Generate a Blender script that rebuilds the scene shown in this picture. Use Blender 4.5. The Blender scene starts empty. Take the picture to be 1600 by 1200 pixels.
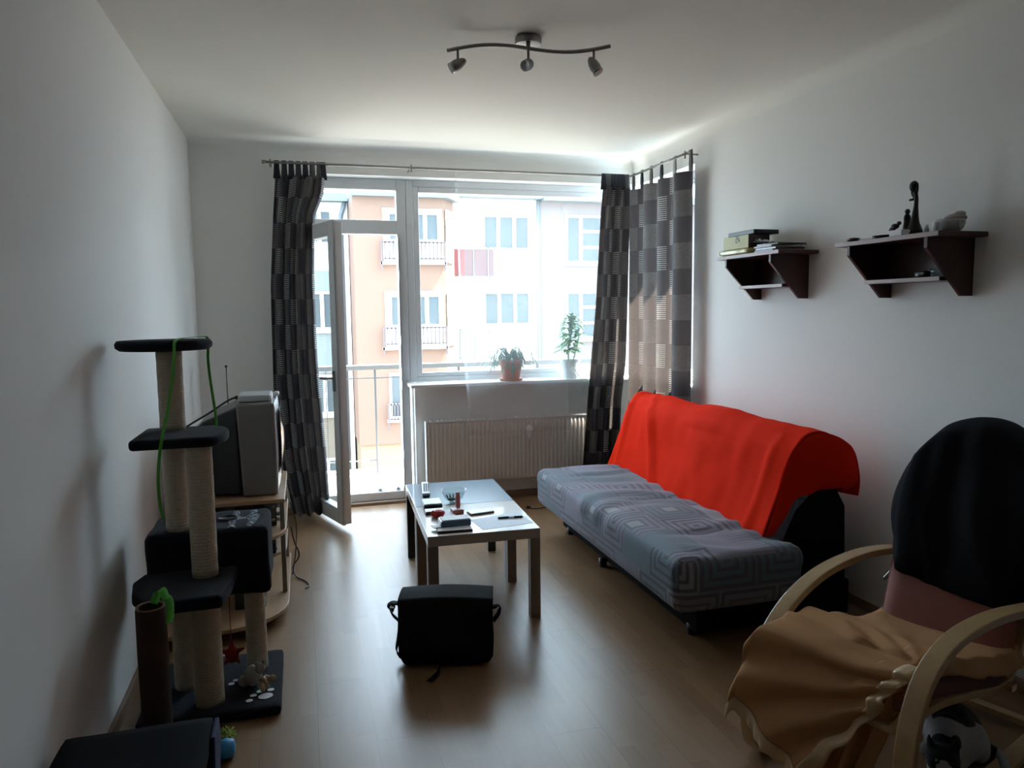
import bpy, math, random
from mathutils import Vector, Matrix, noise
random.seed(7)
sc = bpy.context.scene
COL = sc.collection
PI = math.pi

# ------------------------------------------------------------------ node helpers
class S:
    """wraps a socket so that shader maths reads like arithmetic"""
    def __init__(s, nt, k): s.nt, s.k = nt, k
    def m(s, op, *o, clamp=False):
        n = s.nt.nodes.new('ShaderNodeMath'); n.operation = op; n.use_clamp = clamp
        for i, q in enumerate((s,) + o):
            if isinstance(q, S): s.nt.links.new(q.k, n.inputs[i])
            else: n.inputs[i].default_value = q
        return S(s.nt, n.outputs[0])
    def __add__(s, o): return s.m('ADD', o)
    def __sub__(s, o): return s.m('SUBTRACT', o)
    def __mul__(s, o): return s.m('MULTIPLY', o)
    def __truediv__(s, o): return s.m('DIVIDE', o)
    def floor(s): return s.m('FLOOR')
    def fract(s): return s.m('FRACT')
    def abs(s): return s.m('ABSOLUTE')
    def sin(s): return s.m('SINE')
    def gt(s, o): return s.m('GREATER_THAN', o)
    def lt(s, o): return s.m('LESS_THAN', o)
    def max(s, o): return s.m('MAXIMUM', o)
    def min(s, o): return s.m('MINIMUM', o)
    def inv(s):
        n = s.nt.nodes.new('ShaderNodeMath'); n.operation = 'SUBTRACT'; n.inputs[0].default_value = 1
        s.nt.links.new(s.k, n.inputs[1]); return S(s.nt, n.outputs[0])

def newmat(name):
    m = bpy.data.materials.new(name); m.use_nodes = True
    nt = m.node_tree; b = nt.nodes['Principled BSDF']
    return m, nt, b
def coord(nt, kind='Object'):
    tc = nt.nodes.new('ShaderNodeTexCoord'); sp = nt.nodes.new('ShaderNodeSeparateXYZ')
    nt.links.new(tc.outputs[kind], sp.inputs[0])
    return tc.outputs[kind], [S(nt, sp.outputs[i]) for i in range(3)]
def comb(nt, *c):
    n = nt.nodes.new('ShaderNodeCombineXYZ')
    for i, q in enumerate(c):
        if isinstance(q, S): nt.links.new(q.k, n.inputs[i])
        else: n.inputs[i].default_value = q
    return n.outputs[0]
def noi(nt, vec, scale=5, detail=3, rough=.5, dist=0):
    n = nt.nodes.new('ShaderNodeTexNoise'); n.inputs['Scale'].default_value = scale
    n.inputs['Detail'].default_value = detail; n.inputs['Roughness'].default_value = rough
    n.inputs['Distortion'].default_value = dist
    if vec is not None: nt.links.new(vec, n.inputs['Vector'])
    return S(nt, n.outputs['Fac'])
def white(nt, vec):
    n = nt.nodes.new('ShaderNodeTexWhiteNoise'); nt.links.new(vec, n.inputs['Vector']); return S(nt, n.outputs['Value'])
def col4(c): return (c[0], c[1], c[2], 1)
def mixc(nt, f, a, b):
    n = nt.nodes.new('ShaderNodeMix'); n.data_type = 'RGBA'
    if isinstance(f, S): nt.links.new(f.k, n.inputs[0])
    else: n.inputs[0].default_value = f
    for i, q in ((6, a), (7, b)):
        if isinstance(q, (tuple, list)): n.inputs[i].default_value = col4(q)
        else: nt.links.new(q, n.inputs[i])
    return n.outputs[2]
def bump(nt, b, h, strength=.3, dist=.01):
    n = nt.nodes.new('ShaderNodeBump'); n.inputs['Strength'].default_value = strength; n.inputs['Distance'].default_value = dist
    nt.links.new(h.k, n.inputs['Height']); nt.links.new(n.outputs[0], b.inputs['Normal'])
def plain(name, c, rough=.5, metal=0, var=.12, scale=8, bmp=0, bscale=60, coat=0, spec=.5, sheen=0, emis=None):
    m, nt, b = newmat(name)
    v, _ = coord(nt)
    n = noi(nt, v, scale, 4)
    c2 = tuple(x * (1 - var) for x in c); c1 = tuple(min(1, x * (1 + var * .6)) for x in c)
    nt.links.new(mixc(nt, n, c2, c1), b.inputs['Base Color'])
    b.inputs['Roughness'].default_value = rough; b.inputs['Metallic'].default_value = metal
    b.inputs['Coat Weight'].default_value = coat; b.inputs['Specular IOR Level'].default_value = spec
    b.inputs['Sheen Weight'].default_value = sheen
    if bmp: bump(nt, b, noi(nt, v, bscale, 3), bmp, .004)
    return m
M = {}
M['wall'] = plain('wall_paint', (.82, .825, .81), .75, var=.03, scale=1.3, bmp=.12, bscale=90, spec=.25)
M['ceil'] = plain('ceiling_paint', (.84, .84, .80), .8, var=.02, scale=1, bmp=.08, bscale=80, spec=.2)
M['pvc'] = plain('white_window_plastic', (.72, .74, .76), .35, var=.03)
M['sill'] = plain('white_sill', (.82, .83, .84), .3, var=.03)
M['radiator'] = plain('radiator_enamel', (.66, .62, .58), .4, var=.04)
M['chrome'] = plain('brushed_steel', (.5, .5, .5), .32, 1, var=.1)
M['dsteel'] = plain('satin_nickel', (.28, .27, .26), .42, .85, var=.1)
M['black'] = plain('black_plastic', (.012, .012, .014), .35, var=.2)
M['gloss'] = plain('black_gloss', (.010, .010, .012), .12, var=.2, coat=.4)
M['tvgrey'] = plain('grey_television_plastic', (.19, .185, .18), .5, var=.06)
M['silver'] = plain('silver_plastic', (.55, .58, .6), .35, .2, var=.05)
M['white'] = plain('white_plastic', (.8, .81, .83), .35, var=.03)
M['paper'] = plain('white_paper', (.8, .82, .86), .6, var=.03)
M['bagfab'] = plain('black_bag_nylon', (.005, .0055, .008), .8, var=.3, bmp=.3, bscale=300, spec=.2)
M['plush'] = plain('navy_plush', (.008, .010, .018), .95, var=.35, scale=14, bmp=.8, bscale=160, sheen=.06, spec=.2)
M['boxfab'] = plain('black_box_fabric', (.004, .004, .006), .9, var=.3, bmp=.3, bscale=200, spec=.15)
M['jacket'] = plain('black_cloth', (.006, .007, .010), .9, var=.3, bmp=.4, bscale=150, spec=.15)
M['navytable'] = plain('navy_lacquer', (.035, .105, .18), .30, var=.08, coat=.45, spec=.8)
M['mahog'] = plain('mahogany_board', (.055, .016, .014), .4, var=.35, scale=12)
M['shelfedge'] = plain('mahogany_board_edge', (.42, .30, .28), .35, var=.1)
M['pawwhite'] = plain('white_print', (.75, .78, .85), .8, var=.05)
M['redfelt'] = plain('red_felt', (.22, .012, .01), .9, var=.2, bmp=.4)
M['mousegrey'] = plain('grey_plush', (.42, .40, .37), .95, var=.2, bmp=.6)
M['mousetan'] = plain('tan_plush', (.38, .29, .17), .95, var=.2, bmp=.6)
M['green'] = plain('green_ribbon', (.08, .42, .04), .6, var=.15)
M['lime'] = plain('lime_pompon', (.42, .55, .12), .9, var=.3, bmp=.6)
M['blue'] = plain('blue_rubber', (.05, .30, .62), .45, var=.15)
M['redplastic'] = plain('red_plastic', (.55, .03, .03), .4, var=.1)
M['lighter'] = plain('pink_plastic', (.50, .16, .14), .35, var=.1)
M['brass'] = plain('chair_rod_steel', (.3, .3, .3), .35, 1)
M['terracotta'] = plain('terracotta', (.55, .20, .12), .6, var=.1)
M['greypot'] = plain('pale_grey_pot', (.62, .64, .66), .5, var=.05)
M['leaf'] = plain('green_leaf', (.16, .36, .17), .4, var=.3)
M['leaf2'] = plain('dusty_leaf', (.16, .25, .16), .45, var=.3)
M['soil'] = plain('soil', (.03, .02, .015), .95)
M['root'] = plain('pale_root', (.8, .78, .68), .7)
M['yellowbox'] = plain('pale_yellow_card', (.55, .53, .27), .55, var=.06)
M['yellowfilm'] = plain('yellow_wrapped_pack', (.68, .62, .28), .2, var=.2, scale=30, coat=.5)
M['bronze'] = plain('dark_bronze', (.03, .027, .025), .4, .4, var=.3)
M['ceramic'] = plain('grey_ceramic', (.42, .43, .42), .35, var=.05)
M['seatcush'] = plain('dusty_pink_cover', (.28, .105, .088), .85, var=.12, scale=6, bmp=.2, bscale=220, sheen=.2)
M['birch'] = None
M['pavement'] = plain('courtyard_ground', (.09, .085, .075), .9, scale=.6)
M['balconytile'] = plain('balcony_tile', (.16, .165, .17), .6, var=.04, scale=3)
M['railpaint'] = plain('grey_rail_paint', (.075, .077, .078), .45, var=.05)
for k, c in dict(bwhite=(.58, .58, .565), bgreen=(.20, .225, .22), bbeige=(.19, .155, .12), borange=(.178, .108, .078), borange2=(.35, .23, .18),
                 bpink=(.165, .135, .128), broof=(.11, .135, .15), btrim=(.62, .62, .61), bred=(.15, .045, .042), bpale=(.24, .23, .185),
                 bpipe=(.13, .155, .175), brail=(.09, .075, .08), byellow=(.22, .17, .11), bpinkpanel=(.115, .065, .065)).items():
    M[k] = plain('stucco_' + k[1:], c, .85, var=.04, scale=.8)
M['bglass'] = plain('distant_window_glass', (.085, .10, .105), .45, var=.25, scale=.7, spec=.15)

def wood(name, a, b2, rough=.4, axis=1, sc_=6, coat=0):
    m, nt, b = newmat(name); v, (x, y, z) = coord(nt)
    q = [x, y, z]
    f = [30, 30, 30]; f[axis] = 2.2
    vec = comb(nt, q[0] * f[0], q[1] * f[1], q[2] * f[2])
    n = noi(nt, vec, 1.0, 5, .6, .6)
    nt.links.new(mixc(nt, n, a, b2), b.inputs['Base Color'])
    b.inputs['Roughness'].default_value = rough; b.inputs['Coat Weight'].default_value = coat
    bump(nt, b, n, .05, .002)
    return m
M['birch'] = wood('birch_veneer', (.40, .33, .27), (.50, .43, .37), .32, 1, coat=.25)
M['birchleg'] = wood('birch_leg', (.20, .15, .12), (.27, .21, .17), .5, 2)
M['bent'] = wood('bent_birch', (.40, .26, .12), (.56, .39, .20), .38, 0, coat=.2)
M['beech'] = wood('beech_board', (.34, .21, .12), (.46, .30, .18), .4, 1)
M['baseb'] = wood('baseboard_wood', (.20, .13, .09), (.30, .20, .14), .45, 1)

# laminate floor
def floor_mat():
    m, nt, b = newmat('laminate_floor'); v, (x, y, z) = coord(nt)
    cx = (x / .066).floor(); off = white(nt, comb(nt, cx, 3.1, 0))
    ry = (y / .44 + off * 3.7); cy = ry.floor()
    r = white(nt, comb(nt, cx, cy, 0))
    g = noi(nt, comb(nt, x * 42 + r * 20, y * 2.6, 0), 1, 6, .62, .8)
    c = mixc(nt, g, (.15, .080, .037), (.30, .175, .088))
    c = mixc(nt, r * .5, c, (.34, .215, .12))
    ex = ((x / .198).fract() - .5).abs().gt(.493)
    ey = ((y / 1.29 + (x / .198).floor() * .37).fract() - .5).abs().gt(.4985)
    c = mixc(nt, ex.max(ey) * .4, c, (.07, .04, .025))
    nt.links.new(c, b.inputs['Base Color'])
    nt.links.new((g * .10 + .30).k, b.inputs['Roughness'])
    b.inputs['Specular IOR Level'].default_value = .5; b.inputs['Coat Weight'].default_value = .2; b.inputs['Coat Roughness'].default_value = .26
    bump(nt, b, g, .04, .002)
    return m
M['floor'] = floor_mat()

# patchwork curtain: UV in metres (u along the cloth, v height)
def curtain_mat():
    m, nt, b = newmat('patchwork_curtain'); v, (u, w, _) = coord(nt, 'UV')
    cu = (u / .215); cw = (w / .178)
    iu, iw = cu.floor(), cw.floor()
    par = ((iu + iw) / 2).fract().gt(.25)
    r = white(nt, comb(nt, iu, 5.5, 0)); r2 = white(nt, comb(nt, iu, iw, 1))
    line = ((w / .0148).fract()).gt(.62)
    fx = cu.fract(); inset = fx.gt(.06) * fx.lt(.94)
    stripes = par * r.lt(.62) * inset
    vv, _q = coord(nt, 'UV')
    sw = noi(nt, vv, 24, 2, .5, 3.5); swl = ((sw * 9).fract() - .5).abs().lt(.17)
    swirl = par * r.gt(.62)
    base = mixc(nt, r2, (.006, .007, .019), (.013, .014, .026))
    base = mixc(nt, par * .8, base, (.015, .0145, .018))
    c = mixc(nt, stripes * line, base, (.36, .37, .37))
    c = mixc(nt, swirl, c, mixc(nt, swl, (.13, .13, .128), (.022, .0215, .024)))
    nt.links.new(c, b.inputs['Base Color']); b.inputs['Roughness'].default_value = .8
    b.inputs['Sheen Weight'].default_value = .15
    tr = nt.nodes.new('ShaderNodeBsdfTranslucent')
    tc = mixc(nt, stripes * line, (.44, .355, .325), (.80, .76, .72))
    tc = mixc(nt, swirl * swl, tc, (.34, .275, .25))
    nt.links.new(tc, tr.inputs[0])
    mx = nt.nodes.new('ShaderNodeMixShader'); mx.inputs[0].default_value = .033
    out = nt.nodes['Material Output']
    nt.links.new(b.outputs[0], mx.inputs[1]); nt.links.new(tr.outputs[0], mx.inputs[2]); nt.links.new(mx.outputs[0], out.inputs[0])
    return m
M['curtain'] = curtain_mat()

def sheer_mat():
    m, nt, b = newmat('sheer_voile'); out = nt.nodes['Material Output']
    v, (u, w, _) = coord(nt, 'UV')
    t = nt.nodes.new('ShaderNodeBsdfTransparent'); d = nt.nodes.new('ShaderNodeBsdfTranslucent'); d.inputs[0].default_value = (.85, .9, .93, 1)
    df = nt.nodes.new('ShaderNodeBsdfDiffuse'); df.inputs[0].default_value = (.8, .82, .82, 1)
    a = nt.nodes.new('ShaderNodeMixShader'); a.inputs[0].default_value = .35
    nt.links.new(d.outputs[0], a.inputs[1]); nt.links.new(df.outputs[0], a.inputs[2])
    mx = nt.nodes.new('ShaderNodeMixShader')
    hem = u.lt(.03).max(w.lt(.02))
    nt.links.new((u.lt(.02) * .12 + .10).k, mx.inputs[0])
    nt.links.new(t.outputs[0], mx.inputs[1]); nt.links.new(a.outputs[0], mx.inputs[2]); nt.links.new(mx.outputs[0], out.inputs[0])
    return m
M['sheer'] = sheer_mat()

def glass_mat(name, tint=(.96, .98, .98), f=.06, rough=.0):
    m, nt, b = newmat(name); out = nt.nodes['Material Output']
    t = nt.nodes.new('ShaderNodeBsdfTransparent'); t.inputs[0].default_value = col4(tint)
    g = nt.nodes.new('ShaderNodeBsdfGlossy'); g.inputs['Roughness'].default_value = rough
    fr = nt.nodes.new('ShaderNodeLayerWeight'); fr.inputs[0].default_value = .5
    n = noi(nt, coord(nt)[0], 3); fa = S(nt, fr.outputs['Facing']); k = (fa * fa * fa * fa * .5 + .035) * (n * .3 + .85)
    mx = nt.nodes.new('ShaderNodeMixShader'); nt.links.new(k.k, mx.inputs[0])
    nt.links.new(t.outputs[0], mx.inputs[1]); nt.links.new(g.outputs[0], mx.inputs[2]); nt.links.new(mx.outputs[0], out.inputs[0])
    return m
M['glass'] = glass_mat('window_glass')
M['bowlglass'] = glass_mat('bowl_glass', (.86, .90, .90))

# sofa upholstery: patches and concentric squares; UV in metres
def sofa_mat():
    m, nt, b = newmat('sofa_upholstery'); v, (u, w, _) = coord(nt, 'UV')
    s = .285
    sh = (w / s).floor() * .37
    a = u / s + sh; c = w / s
    ia, ic = a.floor(), c.floor(); fa, fc = a.fract() - .5, c.fract() - .5
    r = white(nt, comb(nt, ia, ic, 0)); r2 = white(nt, comb(nt, ia, ic, 7))
    d = fa.abs().max(fc.abs())
    ring = (d * 7.2).fract().lt(.42)
    big = noi(nt, comb(nt, u * 1.3, w * 2.1, 0), 1.6, 1)
    base = mixc(nt, r.gt(.38), (.10, .145, .185), (.18, .17, .23))
    base = mixc(nt, r.gt(.74), base, (.27, .26, .30))
    dark = mixc(nt, r2.gt(.5), (.035, .045, .065), (.085, .08, .115))
    col = mixc(nt, ring * r2.gt(.35), base, dark)
    col = mixc(nt, d.lt(.12) * r2.gt(.72), col, (.26, .27, .29))
    fine = ((a * 9).fract().gt(.6)) * r2.lt(.35) * fc.gt(0.1)
    col = mixc(nt, fine * .5, col, (.06, .07, .10))
    n = noi(nt, v, 120, 2); col = mixc(nt, n * .3, col, (.10, .12, .17))
    nt.links.new(col, b.inputs['Base Color']); b.inputs['Roughness'].default_value = .8; b.inputs['Sheen Weight'].default_value = .2
    bump(nt, b, n, .25, .002)
    return m
M['sofa'] = sofa_mat()

def throw_mat(name, c1, c2, pat, scale=26, rough=.8):
    m, nt, b = newmat(name); v, _ = coord(nt, 'UV')
    n = noi(nt, v, scale, 2, .5, 4.0); l = ((n * 7).fract() - .5).abs().lt(.12)
    big = noi(nt, v, 3, 3)
    c = mixc(nt, big, c1, c2); c = mixc(nt, l * pat, c, tuple(min(1, q * 1.7) for q in c2))
    nt.links.new(c, b.inputs['Base Color']); b.inputs['Roughness'].default_value = rough; b.inputs['Specular IOR Level'].default_value = .05
    bump(nt, b, noi(nt, v, 300, 2), .2, .002)
    return m
M['orange'] = throw_mat('orange_throw', (.72, .014, .0015), (.82, .026, .003), .30)
M['tan'] = throw_mat('tan_blanket', (.43, .235, .115), (.52, .30, .155), .05, 40)
M['satin'] = plain('satin_binding', (.62, .46, .28), .28, var=.15, scale=20)

# sisal rope wound round the posts
def sisal(name, a, b2):
    m, nt, b = newmat(name); v, (x, y, z) = coord(nt)
    n = noi(nt, v, 60, 4); w = (z * 160 * PI).sin() * .5 + .5
    nt.links.new(mixc(nt, n + w * .12, a, b2), b.inputs['Base Color']); b.inputs['Roughness'].default_value = .95
    bump(nt, b, w * .5 + n, .5, .003)
    return m
M['sisal'] = sisal('sisal_rope', (.36, .29, .21), (.56, .475, .365))
M['browncarpet'] = plain('brown_carpet', (.045, .022, .014), .95, var=.4, bmp=.8, bscale=180)
M['card'] = plain('cardboard', (.22, .14, .10), .9)

def boxart():
    m, nt, b = newmat('pale_yellow_box_printed'); v, (x, y, z) = coord(nt)
    k = ((y + .02).abs().lt(.022)) * ((z - .06).abs().lt(.028)) * noi(nt, v, 90, 1).gt(.5)
    nt.links.new(mixc(nt, k, (.55, .53, .27), (.08, .07, .05)), b.inputs['Base Color']); b.inputs['Roughness'].default_value = .5
    return m
M['boxart'] = boxart()
def docpaper():
    m, nt, b = newmat('printed_sheet'); v, (x, y, z) = coord(nt)
    k = (y * 95).fract().gt(.62) * noi(nt, comb(nt, x * 30, y * 95, 0), 4, 1).gt(.52)
    nt.links.new(mixc(nt, k * .45, (.62, .66, .74), (.2, .2, .25)), b.inputs['Base Color']); b.inputs['Roughness'].default_value = .55
    return m
M['doc'] = docpaper()
def cushart():
    m, nt, b = newmat('plush_top_with_print'); v, (x, y, z) = coord(nt)
    n = noi(nt, v, 22, 3, .5, 2)
    k = ((n * 5).fract() - .5).abs().lt(.13)
    nt.links.new(mixc(nt, k * .9, (.03, .045, .075), (.42, .45, .5)), b.inputs['Base Color']); b.inputs['Roughness'].default_value = .85
    return m

# ------------------------------------------------------------------ mesh builder
class MB:
    def __init__(s): s.v = []; s.f = []; s.uv = []; s.mi = []; s.cur = 0
    def add(s, vs, fs, uvs=None):
        o = len(s.v); s.v += [tuple(p) for p in vs]
        for k, f in enumerate(fs):
            s.f.append(tuple(i + o for i in f)); s.uv.append(uvs[k] if uvs else None); s.mi.append(s.cur)
        return s
    def box(s, x0, x1, y0, y1, z0, z1, T=None):
        vs = [(x, y, z) for z in (z0, z1) for y in (y0, y1) for x in (x0, x1)]
        if T: vs = [T(*p) for p in vs]
        return s.add(vs, [(0, 2, 3, 1), (4, 5, 7, 6), (0, 1, 5, 4), (2, 6, 7, 3), (0, 4, 6, 2), (1, 3, 7, 5)])
    def grid(s, fn, nu, nv, uvf=None, wrap_u=False):
        vs = []
        for j in range(nv + 1):
            for i in range(nu + (0 if wrap_u else 1)): vs.append(fn(i / nu, j / nv))
        W = nu if wrap_u else nu + 1; fs = []; us = []
        for j in range(nv):
            for i in range(nu):
                i2 = (i + 1) % W
                fs.append((j * W + i, j * W + i2, (j + 1) * W + i2, (j + 1) * W + i))
                if uvf: us.append([uvf(i / nu, j / nv), uvf((i + 1) / nu, j / nv), uvf((i + 1) / nu, (j + 1) / nv), uvf(i / nu, (j + 1) / nv)])
        return s.add(vs, fs, us if uvf else None)
    def tube(s, path, r, seg=10, caps=True, sq=1.0):
        P = [Vector(p) for p in path]; vs = []; n = len(P)
        rr = r if isinstance(r, (list, tuple)) else [r] * n
        up = None
        for i, p in enumerate(P):
            t = (P[min(i + 1, n - 1)] - P[max(i - 1, 0)]).normalized()
            if up is None:
                up = Vector((0, 0, 1)) if abs(t.z) < .9 else Vector((1, 0, 0))
            a = (up - t * up.dot(t)).normalized(); b = t.cross(a); up = a
            for k in range(seg):
                g = 2 * PI * k / seg
                vs.append(p + a * math.cos(g) * rr[i] * sq + b * math.sin(g) * rr[i])
        fs = [(i * seg + k, i * seg + (k + 1) % seg, (i + 1) * seg + (k + 1) % seg, (i + 1) * seg + k) for i in range(n - 1) for k in range(seg)]
        if caps: fs += [tuple(reversed(range(seg))), tuple((n - 1) * seg + k for k in range(seg))]
        return s.add(vs, fs)
    def lathe(s, prof, c, seg=24, ax='z', caps=True):
        vs = []
        for r, h in prof:
            for k in range(seg):
                g = 2 * PI * k / seg; a, b = r * math.cos(g), r * math.sin(g)
                vs.append({'z': (c[0] + a, c[1] + b, c[2] + h), 'x': (c[0] + h, c[1] + a, c[2] + b), 'y': (c[0] + b, c[1] + h, c[2] + a)}[ax])
        n = len(prof)
        fs = [(i * seg + k, i * seg + (k + 1) % seg, (i + 1) * seg + (k + 1) % seg, (i + 1) * seg + k) for i in range(n - 1) for k in range(seg)]
        if caps and prof[0][0] > 1e-5: fs.append(tuple(reversed(range(seg))))
        if caps and prof[-1][0] > 1e-5: fs.append(tuple((n - 1) * seg + k for k in range(seg)))
        return s.add(vs, fs)
    def prism(s, poly, a0, a1, ax='z'):
        n = len(poly)
        def P(p, a): return {'z': (p[0], p[1], a), 'y': (p[0], a, p[1]), 'x': (a, p[0], p[1])}[ax]
        vs = [P(p, a0) for p in poly] + [P(p, a1) for p in poly]
        return s.add(vs, [tuple(reversed(range(n))), tuple(range(n, 2 * n))] + [(i, (i + 1) % n, n + (i + 1) % n, n + i) for i in range(n)])
    def ell(s, c, r, seg=16, ring=10, R=None):
        vs = []; fs = []
        for j in range(ring + 1):
            t = PI * j / ring
            for k in range(seg):
                g = 2 * PI * k / seg
                q = Vector((r[0] * math.sin(t) * math.cos(g), r[1] * math.sin(t) * math.sin(g), r[2] * math.cos(t)))
                if R: q = R @ q
                vs.append((c[0] + q.x, c[1] + q.y, c[2] + q.z))
        for j in range(ring):
            for k in range(seg): fs.append((j * seg + k, (j + 1) * seg + k, (j + 1) * seg + (k + 1) % seg, j * seg + (k + 1) % seg))
        return s.add(vs, fs)
    def rbox(s, c, h, r, n=(8, 8, 8), disp=None, T=None):
        """rounded box on a regular grid; UV in metres by face"""
        for ax in range(3):
            for sg in (-1, 1):
                u, w = [(1, 2), (0, 2), (0, 1)][ax]
                nu, nw = n[u], n[w]; vs = []; uvs = []
                for j in range(nw + 1):
                    for i in range(nu + 1):
                        p = [0, 0, 0]; p[ax] = sg * h[ax]; p[u] = (2 * i / nu - 1) * h[u]; p[w] = (2 * j / nw - 1) * h[w]
                        q = Vector(p); inner = Vector([max(-(h[k] - r), min(h[k] - r, p[k])) for k in range(3)])
                        d = q - inner
                        nrm = d.normalized() if d.length > 1e-9 else Vector([sg if k == ax else 0 for k in range(3)])
                        q = inner + nrm * (r if d.length > 1e-9 else 0) if d.length > 1e-9 else q
                        if disp: q = q + nrm * disp(q + Vector(c))
                        q = q + Vector(c); vs.append(T(*q) if T else tuple(q))
                        uv = [(p[1] + c[1], p[2] + c[2] + .0), (p[0] + c[0], p[2] + c[2]), (p[1] + c[1], p[0] + c[0])][ax]
                        uvs.append(uv)
                W = nu + 1; fs = []; us = []
                for j in range(nw):
                    for i in range(nu):
                        f = (j * W + i, j * W + i + 1, (j + 1) * W + i + 1, (j + 1) * W + i)
                        flip = (sg < 0) ^ (ax == 1)
                        if flip: f = f[::-1]
                        fs.append(f); us.append([uvs[k] for k in f])
                s.add(vs, fs, us)
        return s
    def build(s, name, mat, parent=None, smooth=False, bevel=0, solid=0, sub=0, weld=False, auto=False):
        root = parent
        while root is not None and root.parent is not None: root = root.parent
        off = Vector(root.location) if root is not None else Vector((0, 0, 0))
        me = bpy.data.meshes.new(name)
        org = Vector((0, 0, 0))
        if root is None and s.v:
            xs = [p[0] for p in s.v]; ys = [p[1] for p in s.v]; zs = [p[2] for p in s.v]
            org = Vector(((min(xs) + max(xs)) / 2, (min(ys) + max(ys)) / 2, min(zs))); off = org
        me.from_pydata([(p[0] - off.x, p[1] - off.y, p[2] - off.z) for p in s.v], [], s.f)
        for m in (mat if isinstance(mat, (list, tuple)) else [mat]): me.materials.append(m)
        for p, k in zip(me.polygons, s.mi): p.material_index = k
        if any(u for u in s.uv):
            l = me.uv_layers.new(name='UVMap')
            for p, u in zip(me.polygons, s.uv):
                if u:
                    for li, q in zip(p.loop_indices, u): l.data[li].uv = q
        if smooth:
            for p in me.polygons: p.use_smooth = True
        me.update()
        o = bpy.data.objects.new(name, me); COL.objects.link(o); o.location = org
        if parent is not None: o.parent = parent
        if weld: w = o.modifiers.new('weld', 'WELD'); w.merge_threshold = .0004
        if bevel:
            b = o.modifiers.new('bevel', 'BEVEL'); b.width = bevel; b.segments = 2; b.limit_method = 'ANGLE'; b.angle_limit = .7
        if solid: w = o.modifiers.new('solid', 'SOLIDIFY'); w.thickness = solid; w.offset = 0
        if sub: w = o.modifiers.new('sub', 'SUBSURF'); w.levels = sub; w.render_levels = sub
        return o
def thing(name, label, cat, loc, group=None):
    o = bpy.data.objects.new(name, None); COL.objects.link(o); o.location = loc; o.empty_display_size = .1
    o['label'] = label; o['category'] = cat
    if group: o['group'] = group
    return o
def tag(o, label, cat, group=None):
    o['label'] = label; o['category'] = cat
    if group: o['group'] = group
    return o
def struct(o): o['kind'] = 'structure'; return o
def sempty(name, loc=(0, 0, 0)):
    o = bpy.data.objects.new(name, None); COL.objects.link(o); o.location = loc; o['kind'] = 'structure'; return o
def nz(x, y=0, z=0): return noise.noise(Vector((x, y, z)))
def lerp(a, b, t): return a + (b - a) * t
def interp(pts, x):
    if x <= pts[0][0]: return pts[0][1]
    for (a, va), (b, vb) in zip(pts, pts[1:]):
        if x <= b:
            t = (x - a) / (b - a); return va + (vb - va) * t
    return pts[-1][1]
def smoothpath(pts, n=6):
    P = [Vector(p) for p in pts]; out = []
    for i in range(len(P) - 1):
        p0, p1, p2, p3 = P[max(i - 1, 0)], P[i], P[i + 1], P[min(i + 2, len(P) - 1)]
        for k in range(n):
            t = k / n
            out.append(.5 * ((2 * p1) + (p2 - p0) * t + (2 * p0 - 5 * p1 + 4 * p2 - p3) * t * t + (3 * p1 - p0 - 3 * p2 + p3) * t ** 3))
    out.append(P[-1]); return out

# ------------------------------------------------------------------ camera
yaw, pitch, roll, FPX, CH = .2754, -.0997, -.0120, 1160.85, 1.5113
F = Vector((math.sin(yaw) * math.cos(pitch), math.cos(yaw) * math.cos(pitch), math.sin(pitch)))
R0 = Vector((math.cos(yaw), -math.sin(yaw), 0)); U0 = R0.cross(F)
Rr = math.cos(roll) * R0 + math.sin(roll) * U0; Ur = -math.sin(roll) * R0 + math.cos(roll) * U0
cam = bpy.data.cameras.new('camera'); co = bpy.data.objects.new('camera', cam); COL.objects.link(co)
cam.sensor_width = 36; cam.lens = FPX / 1600 * 36; cam.clip_start = .05; cam.clip_end = 300
co.matrix_world = Matrix(((Rr.x, Ur.x, -F.x, 0), (Rr.y, Ur.y, -F.y, 0), (Rr.z, Ur.z, -F.z, CH), (0, 0, 0, 1)))
sc.camera = co

# ------------------------------------------------------------------ room
XL, XR, D, H = -.708, 2.659, 5.706, 2.716
YB = -1.8
def bx(name, mat, *boxes, bevel=0, parent=None):
    m = MB()
    for b in boxes: m.box(*b)
    return m.build(name, mat, parent, bevel=bevel)
struct(bx('floor', M['floor'], (XL - .3, XR + .34, YB - .3, D + .2, -.12, 0)))
struct(bx('ceiling', M['ceil'], (XL - .3, XR + .34, YB - .3, D + .34, H, H + .2)))
struct(bx('wall_left', M['wall'], (XL - .3, XL, YB - .3, D + .34, 0, H)))
struct(bx('wall_rear', plain('unseen_dark_wall', (.16, .12, .09), .6, var=.2), (XL, XR, YB - .3, YB, 0, H)))  # unseen wall; dark colour invented to cut bounce light on surfaces facing it
DX0 = -.06
struct(bx('wall_back', M['wall'], (XL, DX0, D, D + .34, 0, H), (DX0, XR, D, D + .34, 2.516, H), (.83, XR, D, D + .34, 0, .925)))
struct(bx('wall_right', M['wall'], (XR, XR + .34, YB - .3, 4.70, 0, H), (XR, XR + .34, 4.70, D + .34, 2.50, H), (XR, XR + .34, 4.70, D + .34, 0, .925)))
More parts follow.
